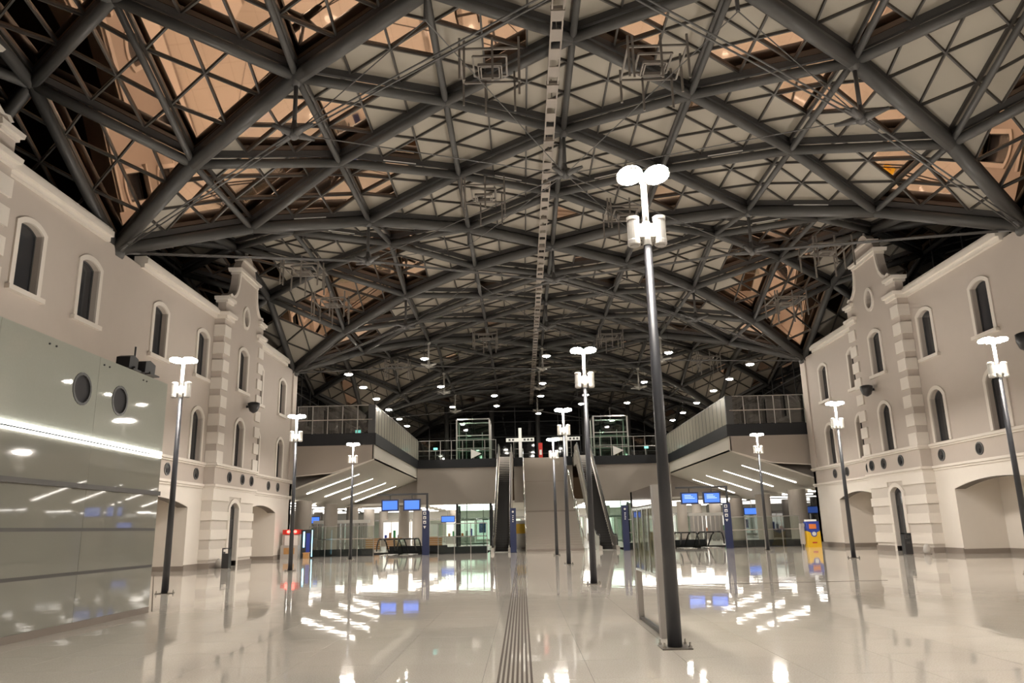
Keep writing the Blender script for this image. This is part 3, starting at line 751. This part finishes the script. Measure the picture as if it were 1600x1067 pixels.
# corrugated grey shutters in the side bays
for s_, x0_, nm in ((-1, -16.6, 'left'), (1, 16.6, 'right')):
    t = thing('roller_shutter', f'grey ribbed shutter behind the {nm} hall railing', 'shutter')
    y = 72 if s_ < 0 else 78
    for k in range(12):
        x = x0_+k*.42 if s_ > 0 else x0_-2.6+k*.42
        part('shutter_rib', MB().box(x, x+.30, y, y+.12, .0, 2.4), 'steeld', t)
    part('shutter_box', MB().box(x0_-2.7 if s_ < 0 else x0_-.1, (x0_-2.6 if s_ < 0 else x0_)+5.1, y+.02, y+.3, 2.4, 2.7), 'white', t)

# lift shafts
def lift(x0_, x1_, place):
    t = thing('lift_shaft', f'green-tinted glass lift shaft rising behind the mezzanine railing, {place} of the stairs', 'lift', ((x0_+x1_)/2, 79.3, 0))
    w2 = (x1_-x0_)/2; d = 1.5
    for sx in (-1, 1):
        for sy in (-1, 1):
            part('corner_post', MB().box(sx*w2-.07, sx*w2+.07, sy*d-.07, sy*d+.07, 4.3, 12.6), 'steeld', t)
            part('lower_post', MB().box(sx*w2-.12, sx*w2+.12, sy*d-.1, sy*d+.1, 0, 4.3), 'black', t)
    part('glass_side', MB().box(-w2, w2, -d-.01, -d+.01, 8.45, 12.5), 'glassg', t)
    part('glass_side', MB().box(-w2, w2, d-.01, d+.01, 8.45, 12.5), 'glassg', t)
    part('glass_side', MB().box(-w2-.01, -w2+.01, -d, d, 8.45, 12.5), 'glassg', t)
    part('glass_side', MB().box(w2-.01, w2+.01, -d, d, 8.45, 12.5), 'glassg', t)
    part('glass_side', MB().box(-w2, w2, -d-.01, -d+.01, .1, 4.0), 'glassg', t)
    part('top_frame', MB().box(-w2-.07, w2+.07, -d-.07, -d+.05, 12.5, 12.62).box(-w2-.07, w2+.07, d-.05, d+.07, 12.5, 12.62).box(-w2-.07, -w2+.07, -d, d, 12.5, 12.62).box(w2-.07, w2+.07, -d, d, 12.5, 12.62), 'steel', t)
    for z in (10.9, 9.6): part('cross_bar', MB().box(-w2, w2, -d-.04, -d+.02, z-.04, z+.04).box(-w2, w2, d-.04, d+.02, z-.04, z+.04), 'steeld', t)
    part('guide_rail', MB().box(-w2*.5-.04, -w2*.5+.04, .4, .5, 0, 11.4).box(w2*.5-.04, w2*.5+.04, .4, .5, 0, 11.4), 'steeld', t)
    part('cabin', MB().box(-w2+.35, w2-.35, -d+.6, d-.4, .15, .3).box(-w2+.35, w2-.35, -d+.6, d-.4, 2.5, 2.65), 'steeld', t)
lift(-6.5, -3.15, 'left'); lift(7.45, 10.9, 'right')
for x, nm in ((-5.0, 'left'), (9.2, 'right')):
    t = thing('arrow_panel', f'pale triangular arrow panel on the {nm} mezzanine railing', 'sign', (x, 76.72, 8.9))
    part('arrow_face', MB().prism([(-.0, -.45), (1.05, 0.05), (0, .5)], [], lambda u, v, d: (u, d, v), -.02, .0), 'white', t)

# ------------------------------------------------------------------ staircase and escalators
st = thing('staircase', 'wide taupe stone staircase in three flights between the escalators', 'staircase', (0, 0, 0))
SX0, SX1 = .2, 4.2
nr = 17; fl_y = [(55, 61.2), (63.0, 69.2), (71.0, 77.0)]
for k, (ya_, yb_) in enumerate(fl_y):
    zb = 2.8*k; pts = []; run = (yb_-ya_)/nr
    for i in range(nr): pts += [(ya_+i*run, zb+2.8*i/nr), (ya_+i*run, zb+2.8*(i+1)/nr)]
    pts.append((yb_, zb+2.8))
    if k < 2: pts.append((fl_y[k+1][0], zb+2.8)); e = (fl_y[k+1][0], zb+2.45)
    else: pts.append((77.2, zb+2.8)); e = (77.2, zb+2.2)
    pts += [e, (yb_, zb+2.4), (ya_+.5, max(zb-.02, 0))]
    part('flight', MB().prism(pts, [], lambda u, v, d: (d, u, v), SX0, SX1), 'stair', st)
    part('nosing_line', MB().box(SX0, SX1, ya_-.01, ya_+.02, zb+.02, zb+.16), 'plinth', st)
for x, nm in ((SX0, 'l'), (SX1, 'r')):
    for k, (ya_, yb_) in enumerate(fl_y):
        zb = 2.8*k
        h = part('stair_handrail', MB().path([(x, ya_-.3, zb+.95), (x, ya_, zb+.98), (x, yb_, zb+3.75), (x, yb_+.9, zb+3.75)], .05).path([(x, ya_-.3, zb+.95), (x, ya_-.3, zb)], .03).path([(x, (ya_+yb_)/2, zb+1.4), (x, (ya_+yb_)/2, zb+2.35)], .03), 'steel', st, smooth=True)
    part('stair_glass', MB().prism([(55, 0), (55, .9), (77, 9.3), (77, 8.4)], [], lambda u, v, d: (d, u, v), x-.01, x+.01), 'glass', st)
part('stair_carcass', MB().prism([(56.5, 0), (77, 7.6), (77, 7.2), (57.8, 0)], [], lambda u, v, d: (d, u, v), SX0+.2, SX1-.2), 'beam', st)

def escalator(xa, xb, label):
    t = thing('escalator', label, 'escalator', ((xa+xb)/2, 55, 0), group='escalators up to the mezzanine'); h = (xb-xa)/2
    P = [(-.6, 0), (1.6, 0), (2.6, .25), (17.2, 8.15), (18.2, 8.42), (21.8, 8.42)]
    fx = lambda u, v, d: (d, u, v)
    part('truss', MB().prism([(p[0], p[1]-.05) for p in P]+[(21.8, 7.5), (18.0, 7.4), (3.2, -.0), (-.6, -.1)], [], fx, -h, h), 'taupe', t)
    sm = MB(); n = 48
    for i in range(n):
        u0 = 1.6+i*(16.6/n); z0 = 8.42*i/n
        sm.box(-h+.22, h-.22, u0, u0+16.6/n+.02, z0-.02, z0+8.42/n)
    part('steps', sm, 'step', t, kind='stuff')
    part('landing_plate', MB().box(-h+.2, h-.2, -.6, 1.6, 0, .02), 'steeld', t)
    for sx in (-1, 1):
        x = sx*(h-.13)
        Q = [(-.3, .35), (-.38, .7), (-.2, .98), (.1, 1.05), (1.7, 1.05), (2.7, 1.3), (17.1, 9.1), (18.1, 9.42), (21.4, 9.42), (21.6, 9.0)]
        bl = [(-.2, .25), (-.3, .7), (-.15, .9), (.1, .98), (1.7, .98), (2.7, 1.22), (17.1, 9.02), (18.1, 9.35), (21.4, 9.35), (21.4, 8.6), (18.2, 8.6), (17.2, 8.4), (2.6, .5), (1.6, .25)]
        part('balustrade', MB().prism(bl, [], fx, x-.05, x+.05), 'steels', t)
        sk = [(-.6, .28), (1.6, .28), (2.6, .52), (17.2, 8.42), (18.2, 8.7), (21.8, 8.7), (21.8, 8.3), (18.2, 8.3), (17.2, 8.05), (2.6, .12), (1.6, 0), (-.6, 0)]
        part('skirt', MB().prism(sk, [], fx, x-.12, x+.12), 'steels', t)
        hr = MB(); hr.path([(x, a_, b_) for a_, b_ in Q], .045, 8); part('handrail', hr, 'rubber', t, smooth=True)
escalator(-2.25, -.8, 'long dark-stepped escalator with steel sides, left of the stairs')
escalator(5.2, 6.65, 'long dark-stepped escalator with steel sides, right of the stairs')
def down_escalator(x, label):
    t = thing('descending_escalator', label, 'escalator', (x, 53.6, 0), group='escalator heads leading down'); h = .52
    fx = lambda u, v, d: (d, u, v)
    part('comb_plate', MB().box(-h+.06, h-.06, 0, 2, 0, .03), 'steel', t)
    part('head_casing', MB().box(-h, h, 2.0, 2.1, -1, .05), 'steeld', t)
    sp = MB()
    for i in range(14): sp.box(-h+.1, h-.1, 1.6+i*.4, 2.0+i*.4, -.22*i-.24, -.22*i-.02)
    part('steps', sp, 'step', t, kind='stuff')
    for sx in (-1, 1):
        q = [(.15, .3), (.0, .6), (.12, .95), (.35, 1.07), (2.2, 1.07), (3.0, .85), (7.2, -1.5)]
        part('handrail', MB().path([(sx*(h+(.16 if b_ < 1.0 and a_ < 1 else 0)*(1.07-b_)), a_, b_) for a_, b_ in q], .05), 'rubber', t, smooth=True)
        part('glass_balustrade', MB().prism([(.2, .12), (.12, .6), (.35, 1.0), (2.2, 1.0), (3, .8), (7, -1.5), (7, -2.4), (2.2, .1)], [], fx, sx*h-.008, sx*h+.008), 'glasst', t)
    part('far_bar', MB().tube((-h, 2.3, 1.05), (h, 2.3, 1.05), .045), 'rubber', t)
down_escalator(-9.35, 'escalator head under the left-hand departure screens, outer one of its pair')
down_escalator(-7.95, 'escalator head by the left departure sign, the one beside the navy post')
down_escalator(9.0, 'escalator head beside the grey information board, right of it')
down_escalator(11.3, 'escalator head under the middle of the right departure sign')
down_escalator(13.0, 'escalator head beside the navy post of the right departure sign')

# ------------------------------------------------------------------ departure signs
def gantry(x, y, place, txt):
    t = thing('departure_sign', f'navy sign post with an arm carrying two blue screens, on the {place}', 'sign', (x, y, 0), group='departure sign gantries')
    part('post', MB().box(-.24, .24, -.1, .1, 0, 2.95), 'blue', t)
    part('mast', MB().box(.02, .16, -.06, .06, 2.9, 4.08), 'black', t)
    part('arm', MB().box(-3.35, .16, -.07, .07, 3.98, 4.1), 'black', t)
    for sx in (-2.45, -.95):
        s_ = part('screen_housing', MB().box(sx-.60, sx+.60, -.1, .1, 2.93, 3.72), 'blue', t)
        part('screen_face', MB().box(sx-.50, sx+.50, -.115, -.1, 3.03, 3.62), 'screen', s_)
        part('hanger', MB().box(sx-.03, sx+.03, -.03, .03, 3.7, 3.99), 'black', t)
        if txt:
            for i in range(3): part('text_line', MB().box(sx-.35, sx+.1+.12*i, -.12, -.114, 3.5-.1*i, 3.53-.1*i), 'screenw', s_)
    # pictograms down the post
    for i, z in enumerate((2.75, 2.45, 2.15)):
        part('pictogram', MB().box(-.17, .03, -.112, -.1, z-.1, z+.1) if i else MB().prism([(-.17, z-.1), (.03, z-.1), (.03, z+.1), (-.17, z+.1)], [ellipse(-.07, z, .06, .06, 10)], lambda u, v, d: (u, d, v), -.112, -.1), 'white', t)
        part('pictogram_mark', MB().box(-.12, -.02, -.118, -.112, z-.06, z+.02), 'blue', t)
    part('arrow_mark', MB().prism([(-.17, 1.9), (.03, 1.9), (-.07, 1.72)], [], lambda u, v, d: (u, d, v), -.112, -.1), 'white', t)
gantry(-6.6, 53.4, 'left', False); gantry(13.8, 53.0, 'right', True)
def navypost(x, y, label, sz):
    t = thing('wayfinding_post', label, 'sign', (x, y, 0), group='navy wayfinding posts')
    part('post', MB().box(-.21, .21, -.08, .08, 0, 2.97), 'blue', t)
    part('pictogram', MB().tube((0, -.095, 2.72), (0, -.08, 2.72), .07, n=12), 'white', t)
    for i in range(4): part('pictogram_mark', MB().box(-.05, .05-.02*(i % 2), -.09, -.08, 2.42-.13*i, 2.48-.13*i), 'white', t)
navypost(-.66, 53.9, 'navy wayfinding post beside the foot of the left rising escalator', 1)
navypost(6.95, 53.2, 'navy wayfinding post beside the foot of the right rising escalator', 1)
# white cross-shaped direction signs at the stair head
for x, nm, lab in ((-.05, 'l', 'white cross-shaped direction sign at the left side of the stair head'), (4.5, 'r', 'white cross-shaped direction sign at the right of the stair head, partly behind a lamp post')):
    t = thing('cross_sign', lab, 'sign', (x, 76.3, 8.45), group='cross-shaped signs at the stair head')
    part('mast', MB().box(-.15, .15, -.06, .06, 0, 2.9), 'whiteglow', t)
    part('arm', MB().box(-1.4, 1.4, -.08, .08, 1.55, 1.9), 'whiteglow', t)
    for k in (-1.05, -.7, .45, .8, 1.15): part('pictogram', MB().box(k-.1, k+.1, -.09, -.08, 1.63, 1.82), 'mull', t)
t = thing('red_banner', 'narrow red upright panel at the top of the staircase', 'sign', (2.0, 78, 8.4))
part('panel', MB().box(-.2, .2, -.05, .05, .1, 1.6), 'red', t); part('foot', MB().box(-.25, .25, -.15, .15, 0, .1), 'steeld', t)
part('stripe', MB().box(-.12, .12, -.055, -.05, .4, .9), 'white', t)

# ------------------------------------------------------------------ lamp posts
def lamp_post():
    t = thing('lamp_post', 'x', 'lamp post', group='twin-headed lamp posts')
    part('pole', MB().tube((0, 0, .02), (0, 0, 5.75), .10, .062, 16), 'pole', t, smooth=True)
    part('upper_pole', MB().tube((0, 0, 5.75), (0, 0, 6.78), .05, .042, 12), 'polelite', t, smooth=True)
    bp_ = part('base_plate', MB().box(-.2, .2, -.2, .2, 0, .015), 'plate', t)
    for i in (-1, 1):
        for j in (-1, 1): part('anchor_bolt', MB().tube((i*.17, j*.17, .02), (i*.17, j*.17, .09), .013, n=6).tube((i*.17, j*.17, .02), (i*.17, j*.17, .045), .025, n=6), 'steel', bp_)
    part('bracket', MB().box(-.13, .13, -.06, .06, 5.84, 6.06).lathe([(.075, 5.72), (.08, 5.8), (.06, 6.1)], n=12), 'polelite', t)
    for i in (-1, 1):
        c_ = part('spotlight_drum', MB().lathe([(.085, 5.72), (.1, 5.74), (.1, 5.80), (.095, 5.81), (.095, 6.12), (.1, 6.13), (.1, 6.18), (.05, 6.2)], (i*.2, 0, 0), 16), 'polelite', t, smooth=False)
        part('drum_lens', MB().tube((i*.2, 0, 5.71), (i*.2, 0, 5.722), .07, n=14), 'steeld', c_)
    part('head_arm', MB().tube((-.2, 0, 6.80), (.2, 0, 6.80), .035).tube((0, 0, 6.74), (0, 0, 6.84), .06), 'polelite', t)
    for i in (-1, 1):
        h_ = part('head_rim', MB().lathe([(.183, -.012), (.188, -.01), (.188, .0), (.183, .002)], (i*.205, 0, 6.868), 16, sx=1.1, sy=1.7), 'polelite', t)
        part('lamp_lens', MB().lathe([(.165, -.02), (.165, -.01)], (i*.205, 0, 6.87), 16, sx=1.1, sy=1.7), 'lamp', h_)
        part('lamp_shell', MB().lathe([(.175, -.005), (.18, .02), (.16, .05), (.11, .075), (.04, .085)], (i*.205, 0, 6.87), 16, sx=1.1, sy=1.7), 'lamptop', h_, smooth=True)
        # the lens wraps the rim, so the rim sits inside it
    return t
L0 = lamp_post()
LP = [(2.0, 10.93, 'nearest lamp post, tall in the middle of the hall beside the information board'), (2.0, 22.96, 'second lamp post of the centre row, behind the nearest one'),
      (2.0, 35.18, 'third lamp post of the centre row, in front of the staircase'), (2.0, 47.3, 'farthest lamp post of the centre row at the foot of the stairs'),
      (-10.37, 22.96, 'lamp post beside the glass kiosk corner, nearest of the left row'), (-10.37, 35.18, 'middle lamp post of the left row, in front of the red-topped machine'),
      (-10.37, 47.3, 'farthest lamp post of the left row, before the left railing'),
      (14.57, 22.96, 'lamp post at the right picture edge before the right facade'), (14.57, 35.18, 'middle lamp post of the right row, in front of the right wall niche'),
      (14.57, 47.3, 'farthest lamp post of the right row, before the right railing'), (14.57, 10.93, 'right row lamp post beside the viewer'),
      (2.0, -2, 'centre row lamp post behind the viewer'), (14.57, -2, 'right row lamp post behind the viewer'), (-6.5, -2, 'left row lamp post behind the viewer')]
for i, (x, y, l) in enumerate(LP):
    if i == 0: L0.location = (x, y, 0); L0['label'] = l
    else: dup(L0, (x, y, 0), l)

# pendant downlights over the rear of the hall
def pendant():
    t = thing('pendant_light', 'x', 'pendant lamp', group='white downlights hanging in the rear bays')
    part('housing', MB().lathe([(.30, 0), (.32, .06), (.12, .16), (.05, .22)], n=14), 'polelite', t)
    part('lens', MB().lathe([(.2, -.07), (.29, -.02), (.29, .0)], n=14), 'pend', t)
    part('cable', MB().tube((0, 0, .2), (0, 0, 2.2), .012, n=5), 'black', t)
    return t
P0 = pendant(); first = True
rows = [(-12.65, 13.0, [55.5, 60.9, 66.6, 72.9, 79.4, 85], 'far left row'), (17.1, 13.0, [55.5, 61.2, 66.6, 73.3, 79.8, 85.5], 'far right row'),
        (-7.1, 14.2, [56.2, 67.9, 79.8], 'left inner row'), (11.3, 14.2, [56.2, 68.1, 79.8], 'right inner row'), (2.1, 14.2, [56.3, 67.5, 74.3, 86], 'ridge row'),
        (-2.45, 14.2, [73.4, 79.8], 'row left of the ridge'), (6.5, 14.2, [74.3, 79.8], 'row right of the ridge')]
orn = ['nearest', 'second', 'third', 'fourth', 'fifth', 'farthest']
for x, z, ys, nm in rows:
    for i, y in enumerate(ys):
        o = orn[i] if i < len(ys)-1 else ('farthest' if len(ys) > 2 else 'second')
        lab = f'white hanging downlight, {o} of the {nm}'
        if first: P0.location = (x, y, z); P0['label'] = lab; first = False
        else: dup(P0, (x, y, z), lab)

# ------------------------------------------------------------------ glass kiosk on the left
KX = -8.22
kx = thing('glass_kiosk', 'long grey-green glass kiosk wall with a bright light line, at the left', 'kiosk', (0, 0, 0))
KY0, KY1 = -3, 17.45
part('plinth', MB().box(KX-.06, KX+.02, KY0, KY1, 0, .12), 'plinth', kx)
edges = [KY0+2.925*k for k in range(8)]
for k in range(7):
    part('lower_pane', MB().box(KX-.03, KX, edges[k]+.004, edges[k+1]-.004, .12, 3.38), 'kglass', kx)
    hs = [ellipse(y, 4.33, .30, .30) for y in (5.7, 9.2, 14.04, 15.42) if edges[k]+.35 < y < edges[k+1]-.35]
    part('upper_pane', MB().prism([(edges[k]+.004, 3.42), (edges[k+1]-.004, 3.42), (edges[k+1]-.004, 5.06), (edges[k]+.004, 5.06)], hs, lambda u, v, d: (d, u, v), KX-.03, KX), 'kglassu', kx)
part('inner_wall', MB().box(KX-4, KX-3.9, KY0, KY1-.3, 0, 4.9).box(KX-4, KX-.1, KY1-.34, KY1-.3, 0, 4.3), 'kglass', kx)
part('kiosk_roof', MB().box(KX-4, KX-.06, KY0, KY1-.3, 4.3, 4.4), 'kglass', kx)
for y in (5.7, 9.2, 14.04, 15.42):
    r_ = part('porthole', MB().prism(ellipse(y, 4.33, .31, .31), [ellipse(y, 4.33, .26, .26)], lambda u, v, d: (d, u, v), KX-.06, KX+.015), 'mull', kx)
    part('porthole_disc', MB().prism(ellipse(y, 4.33, .27, .27), [], lambda u, v, d: (d, u, v), KX-.05, KX-.02), 'discd', r_)
part('light_line', MB().box(KX+.005, KX+.035, KY0, KY1-.05, 3.40, 3.47), 'stripk', kx)
part('light_line', MB().box(KX+.005, KX+.035, KY0, KY1-.05, 3.33, 3.37), 'stripk', kx)  # lower glowing line stands in for the strip's reflection in the glass
part('dark_rail', MB().box(KX-.01, KX+.06, KY0, KY1, 2.50, 2.59), 'krail', kx)
for z in (1.76, .98): part('shelf_line', MB().box(KX, KX+.004, KY0, KY1-.02, z-.03, z+.03), 'krail', kx)
for y in (12.9, 13.1, 14.7, 14.9, 16.3, 16.45, 11.3, 11.5): part('glass_fixing', MB().tube((KX, y, 4.93), (KX+.02, y, 4.93), .018, n=8), 'black', kx)
# floodlights and a mast behind the kiosk top
for i, (y, x, sc, nm) in enumerate(((16.45, -8.75, .9, 'left'), (17.05, -8.7, 1.1, 'right'))):
    t = thing('floodlight', f'black theatre floodlight above the kiosk glass, {"the farther tilted one" if i else "the one with a side bracket"}', 'floodlight', (x, y+.12, 5.0))
    a_ = .2*sc
    part('housing', MB().prism([(-a_, .25), (a_*1.1, .2), (a_*1.2, .5), (0, .56), (-a_*.9, .5)], [], lambda u, v, d: (d, u, v), -.18*sc, .16*sc), 'black', t)
    part('yoke', MB().box(-.02, .02, -.02, .02, -.5, .3).box(-.2, .2, -.02, .02, .26, .3), 'black', t)
    part('barn_door', MB().box(.16*sc, .28*sc, -a_, a_, .2, .23), 'black', t)
t = thing('mast', 'thin black double mast beside the floodlights at the kiosk corner', 'pole', (-9.0, 17.36, 4.4))
part('tube', MB().tube((0, 0, 0), (0, 0, 1.55), .022, n=8).tube((-.12, 0, 0), (-.12, 0, 1.0), .015, n=8), 'black', t); part('clamp', MB().box(-.16, .05, -.03, .03, .55, .6), 'black', t)

# ------------------------------------------------------------------ information board in the middle
bd = thing('information_board', 'free-standing grey information board with glazed map cases beside the nearest lamp post', 'information board', (2.0, 0, 0))
part('end_post', MB().box(-.03, .26, 11.78, 11.95, 0, 2.2), 'boardgrey', bd, label='wide grey end post facing the viewer')
part('end_post', MB().box(.0, .1, 14.2, 14.4, 0, 2.2), 'boardgrey', bd)
part('foot_bar', MB().box(.03, .1, 11.9, 14.3, .0, .06), 'krail', bd)
part('header_panel', MB().box(.0, .12, 11.95, 14.4, 1.92, 2.2), 'mirrorp', bd)
part('case_back', MB().box(.05, .12, 11.95, 14.2, .82, 1.92), 'paper', bd)
for k in range(4):
    y0_ = 11.97+k*.56
    c_ = part('glazed_case', MB().prism([(y0_, .84), (y0_+.54, .84), (y0_+.54, 1.9), (y0_, 1.9)], [[(y0_+.03, .88), (y0_+.51, .88), (y0_+.51, 1.86), (y0_+.03, 1.86)]], lambda u, v, d: (d, u, v), -.01, .04), 'steel', bd)
    part('case_glass', MB().box(.0, .01, y0_+.02, y0_+.52, .87, 1.87), 'glasst', c_)
    part('map_sheet', MB().box(.035, .045, y0_+.08, y0_+.46, 1.15+.05*(k % 2), 1.75), 'white' if k % 2 else 'paper', c_)

# ------------------------------------------------------------------ machines by the walls
t = thing('photo_booth', 'pinkish booth with a red-lit top at the rear end of the left facade', 'vending machine', (-15.25, 51.9, 0))
part('cabinet', MB().box(-.62, .55, -.1, .5, 0, 1.55), 'boardgrey', t); part('front_panel', MB().box(-.45, .4, -.18, -.1, .75, 1.5), 'white', t)
part('red_canopy', MB().box(-.6, .55, -.2, .5, 1.55, 1.85), 'red', t)
for i in (-.2, .25): part('red_lamp', MB().tube((i, -.28, 1.72), (i, -.2, 1.72), .1, n=12), 'redlight', t)
part('shelf', MB().box(-.62, .52, -.45, -.1, .0, .85), 'boardgrey', t); part('tray', MB().box(-.4, .3, -.47, -.44, .3, .7), 'wood', t)
t = thing('vending_machine', 'dark drinks machine with a cyan light strip beside the red-topped booth', 'vending machine', (-14.35, 52.1, 0))
part('cabinet', MB().box(-.3, .35, -.1, .6, 0, 1.83), 'pane_dark', t); part('light_strip', MB().box(-.2, -.1, -.13, -.1, .7, 1.7), 'cyanlight', t)
part('door_panel', MB().box(0, .25, -.12, -.1, .3, 1.6), 'bluep', t); part('side_strip', MB().box(.36, .4, -.1, -.05, .1, 1.8), 'cyanlight', t)
t = thing('stool', 'small wooden cube stool in front of the dark drinks machine', 'stool', (-14.2, 51.6, 0)); part('seat', MB().box(-.2, .2, -.2, .2, .32, .38), 'wood', t); part('body', MB().box(-.17, .17, -.17, .17, 0, .32), 'wood', t)
t = thing('coin_kiosk', 'blue and yellow kiosk machine with a glowing white top beside the right facade', 'vending machine', (18.75, 51.2, 0))
part('lower_cabinet', MB().box(-.42, .42, -.2, .4, 0, .72).prism([(-.42, .72), (.42, .72), (.42, 1.02), (0, .82), (-.42, 1.02)], [], lambda u, v, d: (u, d, v), -.2, .4), 'yellow', t)
part('upper_cabinet', MB().box(-.40, .40, -.16, .38, .74, 1.62), 'bluep', t)
part('orange_panel', MB().box(-.25, .2, -.19, -.16, 1.15, 1.45), 'orange', t)
part('emblem_ring', MB().tube((0, -.24, .84), (0, -.2, .84), .19, n=20), 'bluep', t); part('emblem_disc', MB().tube((0, -.26, .84), (0, -.24, .84), .13, n=20), 'white', t)
part('top_light', MB().box(-.40, .25, -.2, .2, 1.62, 1.74), 'whiteglow', t); part('slot', MB().box(-.15, .15, -.22, -.2, .25, .33), 'red', t)
t = thing('side_terminal', 'grey-blue payment terminal attached left of the yellow kiosk', 'terminal', (18.15, 51.4, 0)); part('cabinet', MB().box(-.1, .12, -.1, .2, .2, 1.3), 'boardgrey', t); part('leg', MB().box(-.03, .03, 0, .06, 0, .2), 'black', t); part('head', MB().box(-.12, .14, -.15, .1, 1.3, 1.5), 'boardgrey', t)
def bin_(x, y, lab):
    t = thing('litter_bin', lab, 'litter bin', (x, y, 0), group='black litter bins by the gables')
    part('body', MB().box(-.17, .17, -.17, .17, .02, .72), 'black', t)
    part('hood', MB().box(-.17, -.13, -.17, .17, .72, .98).box(.13, .17, -.17, .17, .72, .98).box(-.17, .17, -.17, .17, .94, .98), 'black', t)
    part('foot', MB().box(-.14, .14, -.14, .14, 0, .02), 'steeld', t); part('sign_plate', MB().box(-.1, .1, -.175, -.17, .8, .92) if x < 0 else MB().box(-.08, .08, -.175, -.17, .5, .6), 'white' if x < 0 else 'mull', t)
sp = thing('wall_speaker', 'black speaker high on the right facade at the picture edge', 'speaker', (20.26, 29.20, 8.25))
part('housing', MB().lathe([(.05, -.42), (.26, -.28), (.36, 0), (.36, .3), (.2, .36)], (-.42, 0, 0), 12), 'black', sp, smooth=True); part('bracket', MB().box(-.3, 0, -.05, .05, -.05, .08), 'black', sp)
bin_(-14.65, 38.9, 'black litter bin in front of the left gable door'); bin_(18.0, 37.3, 'black litter bin near the right gable door')
for x, y, nm in ((-15.3, 39.6, 'left'), (18.9, 37.3, 'right')):
    t = thing('stone_bollard', f'small grey pointed wheel guard by the {nm} gable corner', 'bollard', (x, y, 0)); part('body', MB().lathe([(.16, 0), (.17, .2), (.12, .38), (.03, .47)], n=14), 'boardgrey', t, smooth=True); part('base', MB().tube((0, 0, 0), (0, 0, .03), .19, n=14), 'plinth', t)

# intermediate shop stalls with added glow panels and glass partitions in the concourse
for i, (x, y, wd, l) in enumerate(((-14.2, 88, 3.2, 'glass stall with added glow between the left columns'), (-7.4, 93, 3.4, 'glass stall with added glow behind the wide blue sign'), (9.0, 92, 3.0, 'glass stall with added glow right of the right escalator'),
                                   (15.8, 90, 3.2, 'glass stall with added glow behind the right departure sign'), (21.8, 88, 3.0, 'glass stall with added glow behind the right railing columns'))):
    t = thing('shop_stall', l, 'shop stall', (x, y, 0), group='stalls with added glow panels in the concourse')
    part('back_panel', MB().box(-wd/2, wd/2, .9, .95, .1, 2.6), 'fillglow', t)  # glowing panel added as fill light for the concourse
    part('header', MB().box(-wd/2, wd/2, -.05, .95, 2.6, 2.85), 'white', t); part('counter', MB().box(-wd/2, wd/2, -.02, .3, 0, .85), 'boardgrey', t)
    for k in range(4): part('frame_post', MB().box(-wd/2+k*wd/3-.03, -wd/2+k*wd/3+.03, -.04, .02, 0, 2.6), 'steeld', t)
    for k in range(6): part('shelf_item', MB().box(-wd/2+.2+k*wd/6.5, -wd/2+.45+k*wd/6.5, .5, .8, .85, 1.2+.25*((k*7) % 3)), ['bluep', 'wood', 'green', 'mull', 'orange', 'boardgrey'][(k+i) % 6], t)
# small things deep in the concourse
for i, (x, y, l) in enumerate(((-12.6, 66, 'wooden slatted counter behind the left descending escalators'), (-10.9, 66.2, 'wooden slatted counter just left of the navy sign post'), (-7.6, 68, 'wooden folding display left of the lift'))):
    t = thing('wooden_counter', l, 'counter', (x, y, 0), group='wooden counters in the concourse')
    for k in range(5): part('slat', MB().box(-.6, .6, -.03, 0, .15+k*.17, .28+k*.17), 'wood', t)
    part('top', MB().box(-.65, .65, -.05, .6, 1.0, 1.06), 'wood', t); part('carcass', MB().box(-.6, .6, 0, .55, 0, 1.0), 'white', t)
for i, (x, y, z, l) in enumerate(((-20.2, 75, 2.8, 'small blue screen seen between the left columns'), (-8.1, 85, 2.75, 'wide blue sign left of the concourse lift'), (21.9, 75, 2.7, 'small blue screen behind the right railing'))):
    t = thing('wall_screen', l, 'screen', (x, y, z), group='blue screens in the concourse'); part('housing', MB().box(-.75, .75, 0, .12, -.35, .35), 'blue', t); part('face', MB().box(-.68, .68, -.02, 0, -.28, .28), 'screen', t); part('hanger', MB().box(-.03, .03, .03, .08, .35, 1.1), 'steeld', t)
for i, (x, y, z, l) in enumerate(((-12.2, 57.2, 8.95, 'green exit sign behind the left gallery railing'), (-8.8, 79, 9.75, 'green exit sign behind the left mezzanine railing'), (12.9, 79, 9.4, 'green exit sign behind the right mezzanine railing'))):
    t = thing('exit_sign', l, 'exit sign', (x, y, z), group='lit exit signs on the upper level'); part('box', MB().box(-.22, .22, 0, .06, -.12, .12), 'mull', t); part('face', MB().box(-.2, .2, -.01, 0, -.1, .1), 'exit', t)
    part('stem', MB().box(-.015, .015, .02, .04, -(z-8.45), -.12), 'steeld', t)
t = thing('poster_stand', 'yellow poster on a white stand behind the left post at the stair foot', 'poster', (-.1, 62.5, 0)); part('poster', MB().box(-.42, .35, -.03, 0, 1.2, 1.95), 'yellow', t); part('stand', MB().box(-.45, .4, 0, .05, .15, 2.2), 'white', t); part('foot', MB().box(-.4, .4, -.2, .3, 0, .15), 'steeld', t)
t = thing('round_ceiling_lamp', 'bright square lamp under the edge of the left concourse ceiling', 'light', (-16.4, 77, 3.8)); part('lens', MB().box(-.45, .45, -.3, .3, -.1, 0), 'strip', t); part('housing', MB().box(-.5, .5, -.35, .35, 0, .12), 'white', t)
t = thing('round_ceiling_lamp', 'bright square lamp under the edge of the right concourse ceiling', 'light', (18.6, 72, 3.85)); part('lens', MB().box(-.45, .45, -.3, .3, -.1, 0), 'strip', t); part('housing', MB().box(-.5, .5, -.35, .35, 0, .12), 'white', t)
